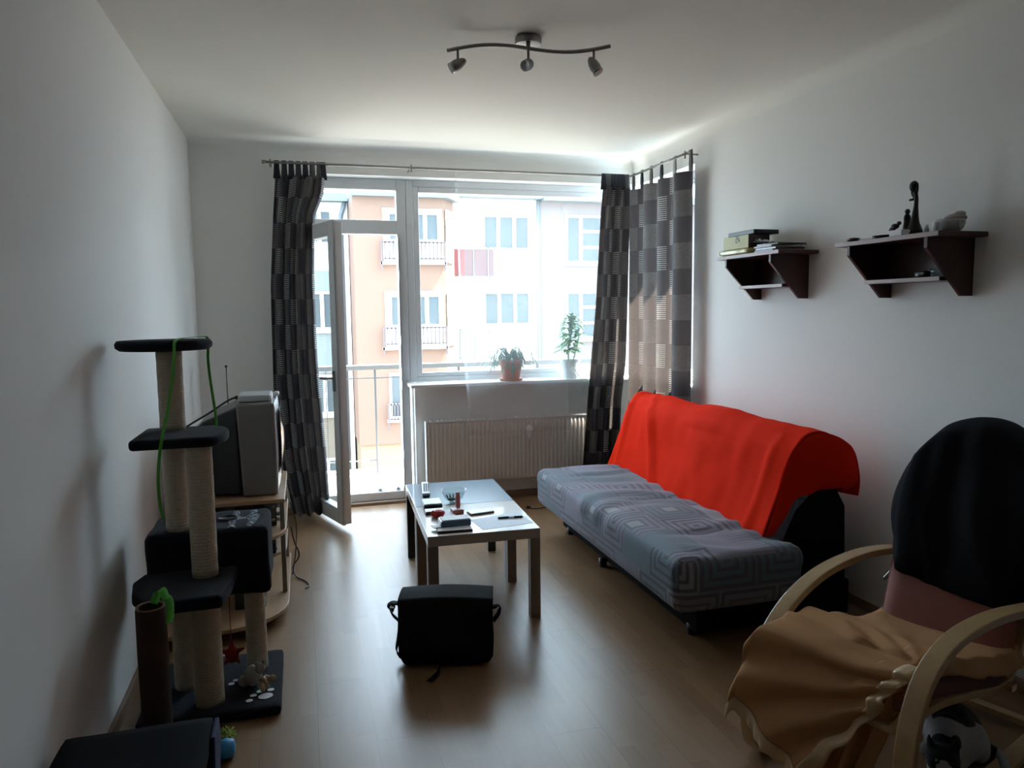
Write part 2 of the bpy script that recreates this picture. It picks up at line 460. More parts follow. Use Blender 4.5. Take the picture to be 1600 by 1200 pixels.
# rounded plaster cove where walls meet the ceiling
def cove(name, x0, y0, x1, y1, nx, ny, r=.07):
    def fn(u, v):
        a = v * PI / 2; c = 1 - math.cos(a); d = 1 - math.sin(a)
        return (lerp(x0, x1, u) + nx * r * d, lerp(y0, y1, u) + ny * r * d, H - .0005 - r * c)
    struct(MB().grid(fn, 1, 8).build(name, M['ceil'], smooth=True))
cove('trim_1', XL, D - .0005, XR, D - .0005, 0, -1)
cove('trim_2', XR - .0005, D, XR - .0005, YB, -1, 0)
struct(bx('baseboard_left', M['baseb'], (XL, XL + .016, YB, D, 0, .055), bevel=.005))
struct(bx('baseboard_back', M['baseb'], (.83, XR, D - .016, D, 0, .055), (XL, DX0, D - .016, D, 0, .055), bevel=.005))
struct(bx('baseboard_right', M['baseb'], (XR - .016, XR, YB, D, 0, .055), bevel=.005))
struct(bx('trim_3', M['baseb'], (DX0, .83, 5.78, 5.83, 0, .022), bevel=.004))
struct(bx('trim_4', M['sill'], (.785, XR + .13, D - .11, 5.83, .925, .950), (XR - .05, XR + .13, 4.705, D - .11, .925, .950), bevel=.006))

# balcony window (fixed) and side window
def frame(m, x0, x1, z0, z1, y0, y1, l, r, b, t, T=None):
    m.box(x0, x0 + l, y0, y1, z0, z1, T); m.box(x1 - r, x1, y0, y1, z0, z1, T)
    m.box(x0 + l, x1 - r, y0, y1, z0, z0 + b, T); m.box(x0 + l, x1 - r, y0, y1, z1 - t, z1, T)
w1 = sempty('window_1')
m = MB(); frame(m, .815, XR + .12, .95, 2.516, 5.83, 5.90, .055, .06, .04, .05); frame(m, .87, XR + .06, .99, 2.466, 5.838, 5.885, .045, .04, .033, .045)
m.build('window_frame', M['pvc'], w1, bevel=.006)
MB().box(.915, XR + .03, 5.862, 5.866, 1.023, 2.42).build('window_pane', M['glass'], w1)
w2 = sempty('window_2')
TR = lambda x, y, z: (y, x, z)
m = MB(); frame(m, 4.70, 5.83, .95, 2.50, XR + .124, XR + .19, .05, .05, .05, .05, TR); frame(m, 4.75, 5.78, 1.0, 2.45, XR + .13, XR + .18, .045, .045, .045, .045, TR)
m.build('window_frame', M['pvc'], w2, bevel=.006)
MB().box(4.80, 5.73, XR + .15, XR + .154, 1.045, 2.405, TR).build('window_pane', M['glass'], w2)
# balcony door: outer frame with transom light, leaf hinged on the left and open into the room
d1 = sempty('door_1')
m = MB(); frame(m, DX0, .812, .0225, 2.516, 5.83, 5.90, .075, .072, .065, .085)
m.box(DX0 + .075, .74, 5.83, 5.90, 2.098, 2.205)
m.build('door_frame', M['pvc'], d1, bevel=.005)
MB().box(.015, .74, 5.862, 5.866, 2.205, 2.431).build('transom_pane', M['glass'], d1)
m = MB(); m.box(.742, .752, 5.80, 5.83, .12, 2.08)
for z in (.35, .9, 1.0, 1.25, 1.75): m.box(.744, .75, 5.79, 5.80, z, z + .07)
m.build('lock_strip', M['chrome'], d1, bevel=.002)
for x in (.557, .70):
    MB().lathe([(.022, 0), (.02, .02), (.008, .03)], (x, 5.865, .0876), 12).build('threshold_keeper', M['chrome'], d1, smooth=True)
hx, hy = .02, 5.83; fx_, fy_ = .262, 5.152
L = math.hypot(fx_ - hx, fy_ - hy); ux, uy = (fx_ - hx) / L, (fy_ - hy) / L; nx_, ny_ = -uy, ux   # normal to the leaf
TD = lambda x, y, z: (hx + ux * x + nx_ * y, hy + uy * x + ny_ * y, z)
m = MB(); frame(m, 0, L, .045, 2.115, -.035, .03, .10, .10, .10, .095, TD); frame(m, .0, L, .038, 2.122, -.035, -.012, .03, .012, .03, .012, TD)
leaf = m.build('door_leaf', M['pvc'], d1, bevel=.005)
MB().box(.10, L - .10, -.006, -.002, .145, 2.02, TD).build('door_pane', M['glass'], leaf)
m = MB(); m.box(L - .07, L - .045, -.048, -.035, .97, 1.11, TD); m.tube([TD(L - .058, -.045, 1.06), TD(L - .058, -.085, 1.06), TD(L - .075, -.09, 1.06), TD(L - .18, -.09, 1.055)], .009, 8)
m.build('door_handle', M['dsteel'], leaf, smooth=False)

# ------------------------------------------------------------------ radiator
rad = thing('radiator', 'long ribbed off-white panel radiator on the wall under the window', 'radiator', (1.6, D - .10, .16))
RX0, RX1 = .893, 2.36
def ribs(u, v):
    x = lerp(RX0 + .012, RX1 - .012, u); z = lerp(.175, .645, v)
    w = (x / .0333) % 1; d = .009 if .28 < w < .72 else 0
    e = min(1, min(v, 1 - v) * 14)
    return (x, D - .096 - d * e, z)
mm = MB(); mm.grid(ribs, 264, 20)
mm.box(RX0 + .01, RX1 - .01, D - .092, D - .086, .165, .655)
mm.build('front_panel', M['radiator'], rad, smooth=False)
for x in (RX0, RX1 - .008): MB().box(x, x + .008, D - .102, D - .02, .16, .66).build('side_cover', M['white'], rad, bevel=.003)
mm = MB(); mm.box(RX0, RX1, D - .102, D - .096, .652, .662)
for i in range(48):
    x = RX0 + .01 + i * .0302; mm.box(x, x + .008, D - .096, D - .022, .652, .660)
mm.build('top_grille', M['white'], rad)
for i in range(2): MB().box(RX0 + .2 + i * 1.0, RX0 + .26 + i * 1.0, D - .03, D - .001, .3, .6).build('wall_bracket', M['white'], rad)
mm = MB(); mm.lathe([(.011, 0), (.011, -.02), (.021, -.022), (.023, -.06), (.019, -.075), (0, -.076)], (1.712, D - .10, .578), 16, 'y'); mm.prism([(1.69, .57), (1.735, .57), (1.722, .50), (1.712, .485)], D - .140, D - .105, 'y')
mm.build('thermostat_valve', M['white'], rad, bevel=.002)

# ------------------------------------------------------------------ curtain rods
rod = thing('curtain_rod', 'thin grey metal curtain rod turning the corner above both windows', 'curtain rod', (1.2, D - .17, 2.54))
RZ = 2.550; RY = D - .17; RXX = XR - .10
MB().tube([(-.19, RY, RZ), (RXX, RY, RZ)], .009, 10).build('rod', M['dsteel'], rod, smooth=True)
MB().tube([(RXX, RY, RZ), (RXX, 4.60, RZ)], .009, 10).build('rod', M['dsteel'], rod, smooth=True)
MB().tube([(-.215, RY, RZ), (-.19, RY, RZ)], [.014, .014], 10).build('finial', M['dsteel'], rod, smooth=True)
MB().ell((RXX, 4.59, RZ), (.013, .018, .013)).build('finial', M['dsteel'], rod, smooth=True)
for (x, y, dx, dy) in ((-.16, RY, 0, 1), (.82, RY, 0, 1), (RXX, 4.66, 1, 0)):
    q = MB(); q.tube([(x, y, RZ), (x + dx * (.168 if dy else .098), y + dy * .168, RZ)], .006, 8); q.tube([(x, y, RZ - .03), (x, y, RZ + .02)], .006, 8)
    q.build('rod_bracket', M['dsteel'], rod, smooth=True)

# ------------------------------------------------------------------ tab-top curtains
def curtain(name, label, edge, n, width, depth, zt, zb, T, tabs, seed, loc, flare=.5, uoff=0., first=0):
    """edge(z) -> (a0, a1) across; T(a, d, z) -> world; n folds, depth their depth"""
    o = thing(name, label, 'curtain', loc)
    NU, NV = n * 14, 46
    def fn(u, v):
        z = lerp(zb, zt, v); a0, a1 = edge(z)
        uu = u + .012 * math.sin(u * 9 + seed) * (1 - v)
        ph = uu * n * 2 * PI + .6 * nz(u * 3, v * 1.5, seed)
        d = math.sin(ph) * depth * (1 + .35 * nz(u * 5, seed, v)) + .12 * depth * math.sin(ph * 2 + seed)
        d *= lerp(1, 1 + flare, 1 - v)
        a = lerp(a0, a1, uu) + .35 * depth * math.cos(ph) * min(1, (a1 - a0))
        return T(a, d, z + (.006 * nz(u * 8, 0, seed) if v in (0, 1) else 0))
    MB().grid(fn, NU, NV, lambda u, v: (uoff + u * width, lerp(zb, zt, v))).build('cloth', M['curtain'], o, smooth=True)
    # tabs over the rod
    for t in tabs:
        def tf(u, v, t=t):
            a0, a1 = edge(zt); c = lerp(a0, a1, t)
            w = .026 * (1 - .35 * math.sin(PI * min(v, 1 - v) * 1.0))
            ang = v * 2 * PI
            zz = zt - .012 + (RZ + .012 - zt + .012) * (1 - abs(2 * v - 1))
            dd = .004 * math.sin(PI * min(1, (1 - abs(2 * v - 1)) * 1.0)) * (1 if v < .5 else -1)
            if abs(2 * v - 1) < .12: zz = RZ + .0135
            return T(c + (u - .5) * 2 * w, dd, zz)
        MB().grid(tf, 3, 18, lambda u, v, t=t: (uoff + t * width + u * .05, zt + .05)).build('hanging_tab', M['curtain'], o, smooth=True, solid=.002)
    return o
eL = lambda z: (interp([(0, -.10), (.5, -.19), (1.0, -.210), (1.69, -.198), (2.2, -.158), (2.57, -.125)], z),
                interp([(0, .160), (.5, .142), (1.17, .105), (1.8, .105), (2.19, .125), (2.35, .19), (2.56, .215)], z))
curtain('curtain', 'dark patchwork tab-top curtain hanging left of the open balcony door', eL, 4, 1.32, .038, 2.452, .035,
        lambda a, d, z: (a, RY + d, z), [.05, .2, .34, .48, .62, .76, .9, .98], 1.3, (.0, RY, .03), uoff=.06)
eB = lambda z: (interp([(0.05, 2.12), (.25, 2.145), (.9, 2.20), (1.52, 2.255), (2.28, 2.300), (2.56, 2.33)], z),
                interp([(0.05, 2.45), (.76, 2.48), (1.1, 2.52), (2.56, 2.555)], z))
curtain('curtain', 'dark bunched tab-top curtain on the back window at the room corner behind the sofa', eB, 3, 1.32, .040, 2.452, .05,
        lambda a, d, z: (a, RY + d - .01, z), [.04, .18, .32, .46, .6, .74, .9], 4.1, (2.35, RY, .05), uoff=.85)
eR = lambda z: (interp([(0.05, 4.555), (2.5, 4.56)], z), interp([(0.05, 5.53), (2.5, 5.54)], z))
curtain('curtain', 'spread-out sunlit tab-top curtain on the side window beside the white wall', eR, 4, 1.30, .032, 2.435, .05,
        lambda a, d, z: (RXX + d, a, z), [.02, .25, .45, .62, .78, .93], 2.6, (RXX, 5.0, .05), flare=.1, uoff=2.31)
# sheer voile
def shf(u, v):
    z = lerp(.55, 2.535, v); x0 = interp([(.54, 1.225), (1.5, 1.165), (2.55, 1.138)], z); x1 = 2.45
    x = lerp(x0, x1, u); return (x, RY - .002 + .008 * math.sin(x * 23) + (.006 * math.sin(x * 60) if u < .05 else 0), z)
sh = MB().grid(shf, 90, 20, lambda u, v: (u * 1.2, v * 2.0)).build('sheer_curtain', M['sheer'], None, smooth=True)
tag(sh, 'nearly transparent white voile curtain hanging before the window and radiator', 'sheer curtain')

# ------------------------------------------------------------------ plants
def leafmesh(m, base, dirv, length, width, droop, up=Vector((0, 0, 1)), n=6):
    d = Vector(dirv).normalized(); side = d.cross(up)
    if side.length < .1: side = Vector((1, 0, 0))
    side.normalize(); p = Vector(base); vs = []; fs = []
    for i in range(n + 1):
        t = i / n; w = width * math.sin(PI * min(1, t * .92 + .06)) ** .8
        q = p + d * length * t + Vector((0, 0, -droop * t * t * length))
        nr = side.cross(d).normalized() * w * .25
        vs += [q - side * w + nr, q, q + side * w + nr]
    for i in range(n):
        a = i * 3; fs += [(a, a + 1, a + 4, a + 3), (a + 1, a + 2, a + 5, a + 4)]
    m.add(vs, fs)
pl = thing('potted_plant', 'terracotta potted plant with arching leafy stems on the window sill', 'potted plant', (1.60, 5.685, .952))
MB().lathe([(.0, 0), (.066, 0), (.088, .13), (.094, .132), (.094, .165), (.086, .165), (.083, .135), (0, .13)], (1.60, 5.685, .956), 28).build('pot', M['terracotta'], pl, smooth=True, bevel=.002)
MB().lathe([(0, 0), (.085, 0), (.10, .018), (.095, .019), (.08, .006), (0, .005)], (1.60, 5.685, .951), 24).build('saucer', M['terracotta'], pl, smooth=True)
MB().lathe([(0, .143), (.082, .14)], (1.60, 5.685, .956), 20).build('soil', M['soil'], pl)
rnd = random.Random(5)
m = MB()
for i in range(64):
    a = rnd.uniform(0, 2 * PI); reach = rnd.uniform(.07, .20); top = rnd.uniform(.04, .13)
    if math.cos(a) < 0: reach *= 1.15
    b = Vector((1.60 + .03 * math.cos(a), 5.685 + .03 * math.sin(a), 1.10)); dy = .6
    path = [b]
    for k in range(1, 7):
        t = k / 6
        path.append(b + Vector((math.cos(a) * reach * t, math.sin(a) * reach * t * dy * .8, top * math.sin(PI * min(1, t * .78)) * 1.2 - .14 * t * t * rnd.uniform(.3, 1))))
    for q, q2 in zip(path, path[1:]):
        leafmesh(m, q, (q2 - q), (q2 - q).length * 1.15, .0105, .0)
m.build('foliage', M['leaf2'], pl, smooth=True)
p2 = thing('potted_plant', 'tall leafy green plant in a pale grey pot on the sill by the dark curtain', 'potted plant', (2.10, 5.685, .952))
MB().lathe([(0, 0), (.052, 0), (.075, .125), (.082, .127), (.082, .150), (.074, .150), (.07, .12), (0, .12)], (2.10, 5.685, .952), 28).build('pot', M['greypot'], p2, smooth=True, bevel=.002)
MB().lathe([(0, .128), (.07, .126)], (2.10, 5.685, .952), 20).build('soil', M['soil'], p2)
m = MB()
st = [(2.09, 5.685, 1.07), (2.085, 5.685, 1.2), (2.10, 5.65, 1.32), (2.115, 5.65, 1.44)]
m.tube(smoothpath(st, 4), [.007] * 9 + [.005] * 4, 8); m.tube([(2.11, 5.66, 1.07), (2.15, 5.66, 1.2), (2.17, 5.66, 1.30)], .005, 8)
m.build('stem', M['leaf'], p2, smooth=True)
m = MB()
for i in range(84):
    t = i / 84; a = i * 2.4; z = lerp(1.15, 1.45, t)
    c = Vector((interp([(1.1, 2.088), (1.32, 2.10), (1.45, 2.115)], z) + (.05 if i % 3 == 0 and z < 1.33 else 0), 5.682, z))
    leafmesh(m, c, (math.cos(a), math.sin(a) * .55, .25 + t * .5), rnd.uniform(.09, .17), rnd.uniform(.020, .031), rnd.uniform(.3, .9))
m.build('foliage', M['leaf'], p2, smooth=True)
m = MB(); m.tube(smoothpath([(2.03, 5.60, 1.1), (2.036, 5.585, .97), (2.04, 5.58, .86), (2.05, 5.58, .76), (2.056, 5.58, .69)], 4), .0022, 6)
m.tube(smoothpath([(2.10, 5.60, 1.04), (2.13, 5.585, .985), (2.165, 5.58, .945), (2.172, 5.58, .89), (2.15, 5.58, .85)], 5), .0035, 6)
m.tube(smoothpath([(2.09, 5.60, 1.05), (2.07, 5.59, 1.02), (2.11, 5.588, .985), (2.12, 5.595, .96)], 5), .004, 6)
m.tube([(2.03, 5.60, 1.1), (2.06, 5.66, 1.09)], .0022, 6)
m.build('aerial_root', M['root'], p2, smooth=True)

# ------------------------------------------------------------------ coffee tables
TA = -.0418; TX, TY = .5369, 3.3922
def TT(u, v, z): return (TX + u * math.cos(TA) - v * math.sin(TA), TY + u * math.sin(TA) + v * math.cos(TA), z)
def table(name, label, v0, top, legm):
    c = TT(.275, v0 + .275, 0); o = thing(name, label, 'coffee table', c)
    m = MB(); m.box(0, .55, v0, v0 + .55, .40, .45, TT); m.build('tabletop', top, o, bevel=.0025)
    for a in (0, .5):
        for b in (0, .5):
            m = MB(); m.box(a, a + .05, v0 + b, v0 + b + .05, 0, .40, TT); m.build('leg', legm, o, bevel=.002)
table('coffee_table', 'square pale birch coffee table, nearer of the two pushed together', 0, M['birch'], M['birchleg'])
table('coffee_table', 'square dark navy coffee table, the farther one by the radiator', .552, M['navytable'], M['black'])
def slab(name, mat, pts, z0, z1, parent=None, bevel=.002):
    return MB().prism([tuple(p[:2]) for p in pts], z0, z1).build(name, mat, parent, bevel=bevel)
Z = .4502
o = thing('remote_control', 'slim white remote control at the left of the dark table', 'remote control', (.67, 4.29, Z))
slab('casing', M['white'], [(.632, 4.15), (.676, 4.142), (.714, 4.43), (.672, 4.438)], Z + .008, Z + .022, o, .004)
slab('underside', M['black'], [(.634, 4.152), (.674, 4.145), (.712, 4.428), (.674, 4.435)], Z, Z + .008, o)
m = MB()
for i in range(7):
    for j in range(3):
        t = .12 + i * .11; x = lerp(.645, .685, t) + j * .0125 - .003; y = lerp(4.16, 4.42, t); m.box(x, x + .008, y, y + .014, Z + .022, Z + .0245)
m.build('button', M['black'], o)
def rectT(cx, cy, w, h, a):
    c, s = math.cos(a), math.sin(a)
    return [(cx + x * c - y * s, cy + x * s + y * c) for x, y in ((-w / 2, -h / 2), (w / 2, -h / 2), (w / 2, h / 2), (-w / 2, h / 2))]
o = thing('small_case', 'small black case with a pale top behind the red round object', 'case', (.648, 3.93, Z))
slab('body', M['black'], rectT(.648, 3.925, .10, .13, -.05), Z, Z + .028, o, .004); slab('cover', M['silver'], rectT(.650, 3.93, .094, .12, -.05), Z + .028, Z + .031, o)
o = thing('flat_tin', 'flat dark tin between the small black case and the red object', 'tin', (.635, 3.81, Z))
slab('body', M['black'], rectT(.64, 3.80, .10, .07, -.05), Z, Z + .014, o, .003); slab('lid', M['silver'], rectT(.64, 3.80, .094, .06, -.05), Z + .014, Z + .017, o)
m = MB(); m.lathe([(.0, 0), (.022, 0), (.03, .012), (.033, .022), (.026, .034), (.012, .040), (0, .040)], (.648, 3.715, Z), 9); m.ell((.625, 3.725, Z + .018), (.018, .012, .018), 8, 6)
tag(m.build('trinket', M['redplastic'], None, smooth=False, bevel=.002), 'small round red plastic object on the pale table', 'trinket')
o = thing('glass_bowl', 'clear glass bowl standing where the two tables meet', 'bowl', (.78, 4.0, Z))
MB().lathe([(0, .004), (.034, .004), (.052, .028), (.068, .062), (.074, .075), (.071, .075), (.062, .058), (.045, .027), (.03, .010), (0, .009)], (.782, 3.985, Z - .004), 32).build('body', M['bowlglass'], o, smooth=True)
m = MB(); m.ell((.77, 3.98, Z + .02), (.028, .022, .010), 10, 6)
for i in range(3): m.tube([(.755 + i * .012, 3.98, Z + .015), (.74 + i * .02, 3.99, Z + .045)], .004, 6)
m.build('contents', M['leaf2'], o, smooth=True)
o = thing('small_box', 'small pink and white box in front of the glass bowl', 'box', (.752, 3.765, Z))
slab('body', M['lighter'], rectT(.755, 3.765, .058, .062, .05), Z, Z + .022, o, .002); slab('label_sheet', M['paper'], rectT(.755, 3.765, .045, .05, .05), Z + .022, Z + .0232, o)
o = thing('lighter', 'pink cigarette lighter standing upright on its small box', 'lighter', (.762, 3.775, Z + .024))
MB().rbox((.762, 3.775, Z + .024 + .034), (.0125, .006, .034), .004, (4, 3, 6)).build('body', M['lighter'], o, smooth=True, weld=True)
MB().rbox((.762, 3.775, Z + .1), (.011, .006, .008), .003, (4, 3, 3)).build('metal_cap', M['lighter'], o, smooth=True, weld=True)
tag(slab('napkin', M['paper'], [(.655, 3.69), (.735, 3.68), (.742, 3.80), (.668, 3.815)], Z, Z + .004), 'crumpled white tissue lying beside the red object', 'tissue')
o = thing('notebook', 'thin dark notebook under the box-like gadget on the table edge', 'notebook', (.68, 3.50, Z))
slab('cover', M['black'], [(.590, 3.425), (.760, 3.415), (.768, 3.52), (.600, 3.53)], Z, Z + .010, o)
slab('page_block', M['paper'], [(.593, 3.430), (.755, 3.421), (.762, 3.51), (.603, 3.52)], Z + .0101, Z + .0125, o, 0)
o = thing('gadget', 'dark grey box-like gadget with a white top on the notebook', 'gadget', (.70, 3.55, Z + .013))
slab('body', M['navytable'], rectT(.692, 3.52, .15, .085, .0), Z + .013, Z + .042, o, .004)
slab('top_plate', M['paper'], rectT(.694, 3.522, .14, .074, .0), Z + .042, Z + .046, o, .002)
slab('side_flap', M['paper'], rectT(.597, 3.50, .04, .05, .2), Z + .013, Z + .017, o, .001)
o = thing('smartphone', 'white smartphone lying face up on the pale table', 'phone', (.872, 3.725, Z))
slab('body', M['black'], rectT(.872, 3.725, .132, .066, .17), Z, Z + .006, o, .002)
slab('face', M['white'], rectT(.872, 3.725, .130, .064, .17), Z + .006, Z + .011, o, .003)
tag(slab('paper_sheet', M['doc'], [(.790, 3.615), (.812, 3.420), (1.080, 3.462), (1.064, 3.672)], Z, Z + .0008, bevel=0), 'printed sheet of paper on the corner of the pale table', 'paper')
o = thing('pen', 'dark ballpoint pen lying across the printed sheet', 'pen', (.985, 3.575, Z + .001))
MB().tube([(.928, 3.583, Z + .006), (.935, 3.582, Z + .006), (.985, 3.577, Z + .006)], [.003, .0055, .0055], 10).build('barrel', M['black'], o, smooth=True)
MB().tube([(.985, 3.577, Z + .006), (1.015, 3.573, Z + .006)], .0048, 10).build('grip', M['silver'], o, smooth=True)
MB().tube([(1.012, 3.574, Z + .006), (1.052, 3.569, Z + .006), (1.058, 3.568, Z + .006)], [.0055, .0055, .002], 10).build('cap', M['bronze'], o, smooth=True)

# ------------------------------------------------------------------ shoulder bag
bag = thing('shoulder_bag', 'black nylon messenger bag on the floor before the coffee table', 'bag', (.53, 3.05, 0))
Bc = Vector((.560, 3.06, 0)); ba = -.27
def BT(x, y, z):
    lean = .02 * z / .3
    return (Bc.x + x * math.cos(ba) - (y + lean) * math.sin(ba), Bc.y + x * math.sin(ba) + (y + lean) * math.cos(ba), z)
MB().rbox((0, 0, .143), (.198, .075, .142), .035, (16, 8, 12), lambda q: .008 * nz(q.x * 9, q.y * 9, q.z * 7) - (.010 if q.z > .26 and abs(q.x) > .15 else 0), BT).build('body', M['bagfab'], bag, smooth=True, weld=True)
def flap(u, v):
    x = lerp(-.205, .205, u) * (1 - .03 * (1 - v)); sag = .010 * math.sin(PI * u)
    if v > .45:
        t = (v - .45) / .55; return BT(x * (1 - .03 * t), lerp(-.088, .078, t), .290 + sag + .010 * math.sin(PI * t) - (.012 if t > .95 else 0))
    t = v / .45; return BT(x + .004 * nz(u * 6, v * 4), -.092 - .006 * math.sin(PI * t) + .004 * nz(u * 7, v * 6), lerp(.055, .285, t) + sag * t)
MB().grid(flap, 20, 22).build('flap', M['bagfab'], bag, smooth=True, solid=.008)
MB().rbox((0, -.080, .11), (.14, .022, .075), .02, (8, 5, 6), None, BT).build('front_pocket', M['bagfab'], bag, smooth=True, weld=True)
def strap(pts, w=.017, name='shoulder_strap'):
    P = smoothpath(pts, 5); m = MB(); vs = []
    for i, p in enumerate(P):
        t = (P[min(i + 1, len(P) - 1)] - P[max(i - 1, 0)]).normalized(); s = t.cross(Vector((0, 1, 0)))
        s = Vector((0, 1, 0)) if s.length < .01 else Vector((0, 1, 0)) - t * t.y; s.normalize()
        vs += [p - s * w, p + s * w]
    m.add(vs, [(2 * i, 2 * i + 1, 2 * i + 3, 2 * i + 2) for i in range(len(P) - 1)])
    return m.build(name, M['bagfab'], bag, smooth=True, solid=.004)
strap([BT(-.19, .02, .23), BT(-.232, .02, .245), BT(-.25, .0, .235), BT(-.235, -.01, .205), BT(-.208, -.01, .17), BT(-.215, .0, .10), BT(-.218, -.02, .05), BT(-.19, -.03, .02)], .022)
strap([BT(.19, .02, .22), BT(.225, .01, .225), BT(.222, .0, .20), BT(.20, .0, .17)], .018)
m = MB(); m.box(-.243, -.228, -.03, .03, .222, .242, BT); m.build('buckle', M['dsteel'], bag, bevel=.003)
strap([BT(-.02, -.11, .05), BT(-.03, -.13, .012), BT(-.045, -.17, .006), BT(-.06, -.20, .006)], .012, 'pull_strap')

# ------------------------------------------------------------------ sofa bed
sofa = thing('sofa_bed', 'grey-blue patterned sofa bed against the right wall under the orange throw', 'sofa', (2.0, 3.8, 0))
def wr(q):
    s = 0
    if q.z > .36: s += .015 * math.sin(q.y * 30 + 9 * q.x + 5 * nz(q.x * 3, q.y * 2)) * max(0, nz(q.y * 1.7 + 4, q.x * 3, 3) + .25) + .014 * nz(q.x * 4, q.y * 3, 1) - .022 * max(0, 1 - abs(((q.y - 2.80) % .65) - .325) / .05) * max(0, 1 - abs(q.x - 1.83) / .25)
    return s - .012 * max(0, math.cos((q.y - 3.75) * PI / .98)) * 0
MB().rbox((1.825, 3.758, .312), (.322, .998, .126), .058, (16, 90, 10), wr).build('seat_mattress', M['sofa'], sofa, smooth=True, weld=True)
def lean(x, y, z):   # backrest frame: local z up the back, tilted about the seat rear edge
    a = math.radians(18); zz = z; xx = x
    return (2.075 + xx * math.cos(a) + zz * math.sin(a), y, .345 - xx * math.sin(a) + zz * math.cos(a))
MB().rbox((.10, 3.85, .26), (.115, .90, .275), .075, (8, 60, 14), lambda q: .008 * nz(q.y * 4, q.z * 5, 2), lean).build('backrest_mattress', M['sofa'], sofa, smooth=True, weld=True)
MB().box(1.68, 2.50, 2.90, 4.70, .03, .20).build('storage_base', M['boxfab'], sofa, bevel=.01)
for (x, y) in ((1.70, 2.98), (1.70, 4.6), (2.4, 2.98), (2.4, 4.6), (1.66, 3.95)):
    MB().lathe([(.022, 0), (.026, .05)], (x, y, 0), 12).build('foot', M['black'], sofa, smooth=True)
m = MB(); m.prism([(2.15, .06), (2.52, .06), (2.50, .55), (2.40, .72), (2.22, .55), (2.12, .32)], 2.945, 2.99, 'y')
m.build('side_hinge_panel', M['boxfab'], sofa, bevel=.01)
MB().box(1.562, 1.580, 2.82, 4.72, .168, .194).build('bottom_piping', M['bagfab'], sofa, bevel=.004)
# orange throw
sec = smoothpath([(2.075, .376), (2.062, .40), (2.105, .52), (2.150, .66), (2.185, .80), (2.235, .895), (2.31, .925), (2.40, .895), (2.465, .82), (2.50, .70), (2.505, .60)], 5)
sec = [(p[0], p[1]) for p in smoothpath([(a, b, 0) for a, b in [(q[0], q[1]) for q in [(2.072, .378), (2.060, .40), (2.100, .52), (2.145, .66), (2.180, .80), (2.232, .893), (2.31, .918), (2.40, .888), (2.468, .81), (2.505, .70), (2.512, .60)]]], 5)]
NS = len(sec)
def thr(u, v):
    k = v * (NS - 1); i = min(int(k), NS - 2); t = k - i
    x = lerp(sec[i][0], sec[i + 1][0], t); z = lerp(sec[i][1], sec[i + 1][1], t)
    y0 = interp([(0, 2.965), (.35, 2.945), (.5, 2.91), (.75, 2.86), (1, 2.90)], v); y1 = interp([(0, 4.80), (.3, 4.76), (.6, 4.71), (1, 4.62)], v)
    y = lerp(y0, y1, u)
    nrm = Vector((-.95, .3)) if v < .45 else (Vector((0, 1)) if v < .62 else Vector((.9, .3)))
    d = .016 * nz(y * 3.1, v * 3, 3) + .006 * nz(y * 9, v * 7, 5) + .010
    d += .024 * max(0, 1 - abs((y - 4.62) + (.55 - v) * .9 + .12) / .07) * (1 if v < .5 else .4)      # long slanting fold, far side
    d += .015 * max(0, 1 - abs((y - 4.72) + (.5 - v) * .15) / .05)
    d += .012 * math.exp(-(((y - 3.05) - (.5 - v) * .16) / .035) ** 2) * (v < .5)
    d += .016 * max(0, math.sin(y * 5.2 + 1)) * (1 if .42 < v < .7 else 0)
    if v > .7: d += .02 * math.sin(y * 16) * (v - .7) * 3
    return (x + nrm.x * d, y, z + nrm.y * d * (1 if v > .3 else .3))
th = MB(); th.grid(thr, 120, 60, lambda u, v: (u * 1.9, v * 1.4))
# the end hanging down the near side
def side(u, v):
    # v along the edge of the section (front bottom -> back), u from edge down
    k = (.0 + v * .92) * (NS - 1); i = min(int(k), NS - 2); t = k - i
    x = lerp(sec[i][0], sec[i + 1][0], t); z = lerp(sec[i][1], sec[i + 1][1], t)
    vv = v * .92
    y0 = interp([(0, 2.965), (.35, 2.945), (.5, 2.91), (.75, 2.86), (1, 2.90)], vv)
    nrm = Vector((-.95, .3)) if vv < .45 else (Vector((0, 1)) if vv < .62 else Vector((.9, .3)))
    x += nrm.x * .008; z += nrm.y * .008 * (1 if vv > .3 else .3)
    ex = interp([(0, 2.10), (.2, 2.14), (.45, 2.26), (.6, 2.33), (.8, 2.42), (1, 2.47)], v); ez = interp([(0, .37), (.2, .42), (.45, .58), (.6, .64), (.8, .66), (1, .63)], v)
    return (lerp(x, ex, u), y0 - .012 * math.sin(PI * u) + .03 * u + .010 * math.sin(v * 14) * u, lerp(z, ez, u))
th.grid(side, 12, 40, lambda u, v: (2.0 + u * .35, v * 1.4))
th = th.build('throw_blanket', M['orange'], None, smooth=True, solid=.005, weld=False)
tag(th, 'bright orange-red throw draped over the back of the sofa bed', 'throw blanket')
m = MB(); m.tube(smoothpath([(1.62, 5.31, .004), (1.64, 5.28, .004), (1.70, 5.27, .004), (1.76, 5.29, .004), (1.86, 5.31, .004), (2.0, 5.35, .004)], 5), .004, 6); m.box(1.605, 1.635, 5.30, 5.325, .0, .018)
tag(m.build('power_cord', M['black'], None, smooth=True), 'short black cord lying on the floor left of the sofa', 'cord')

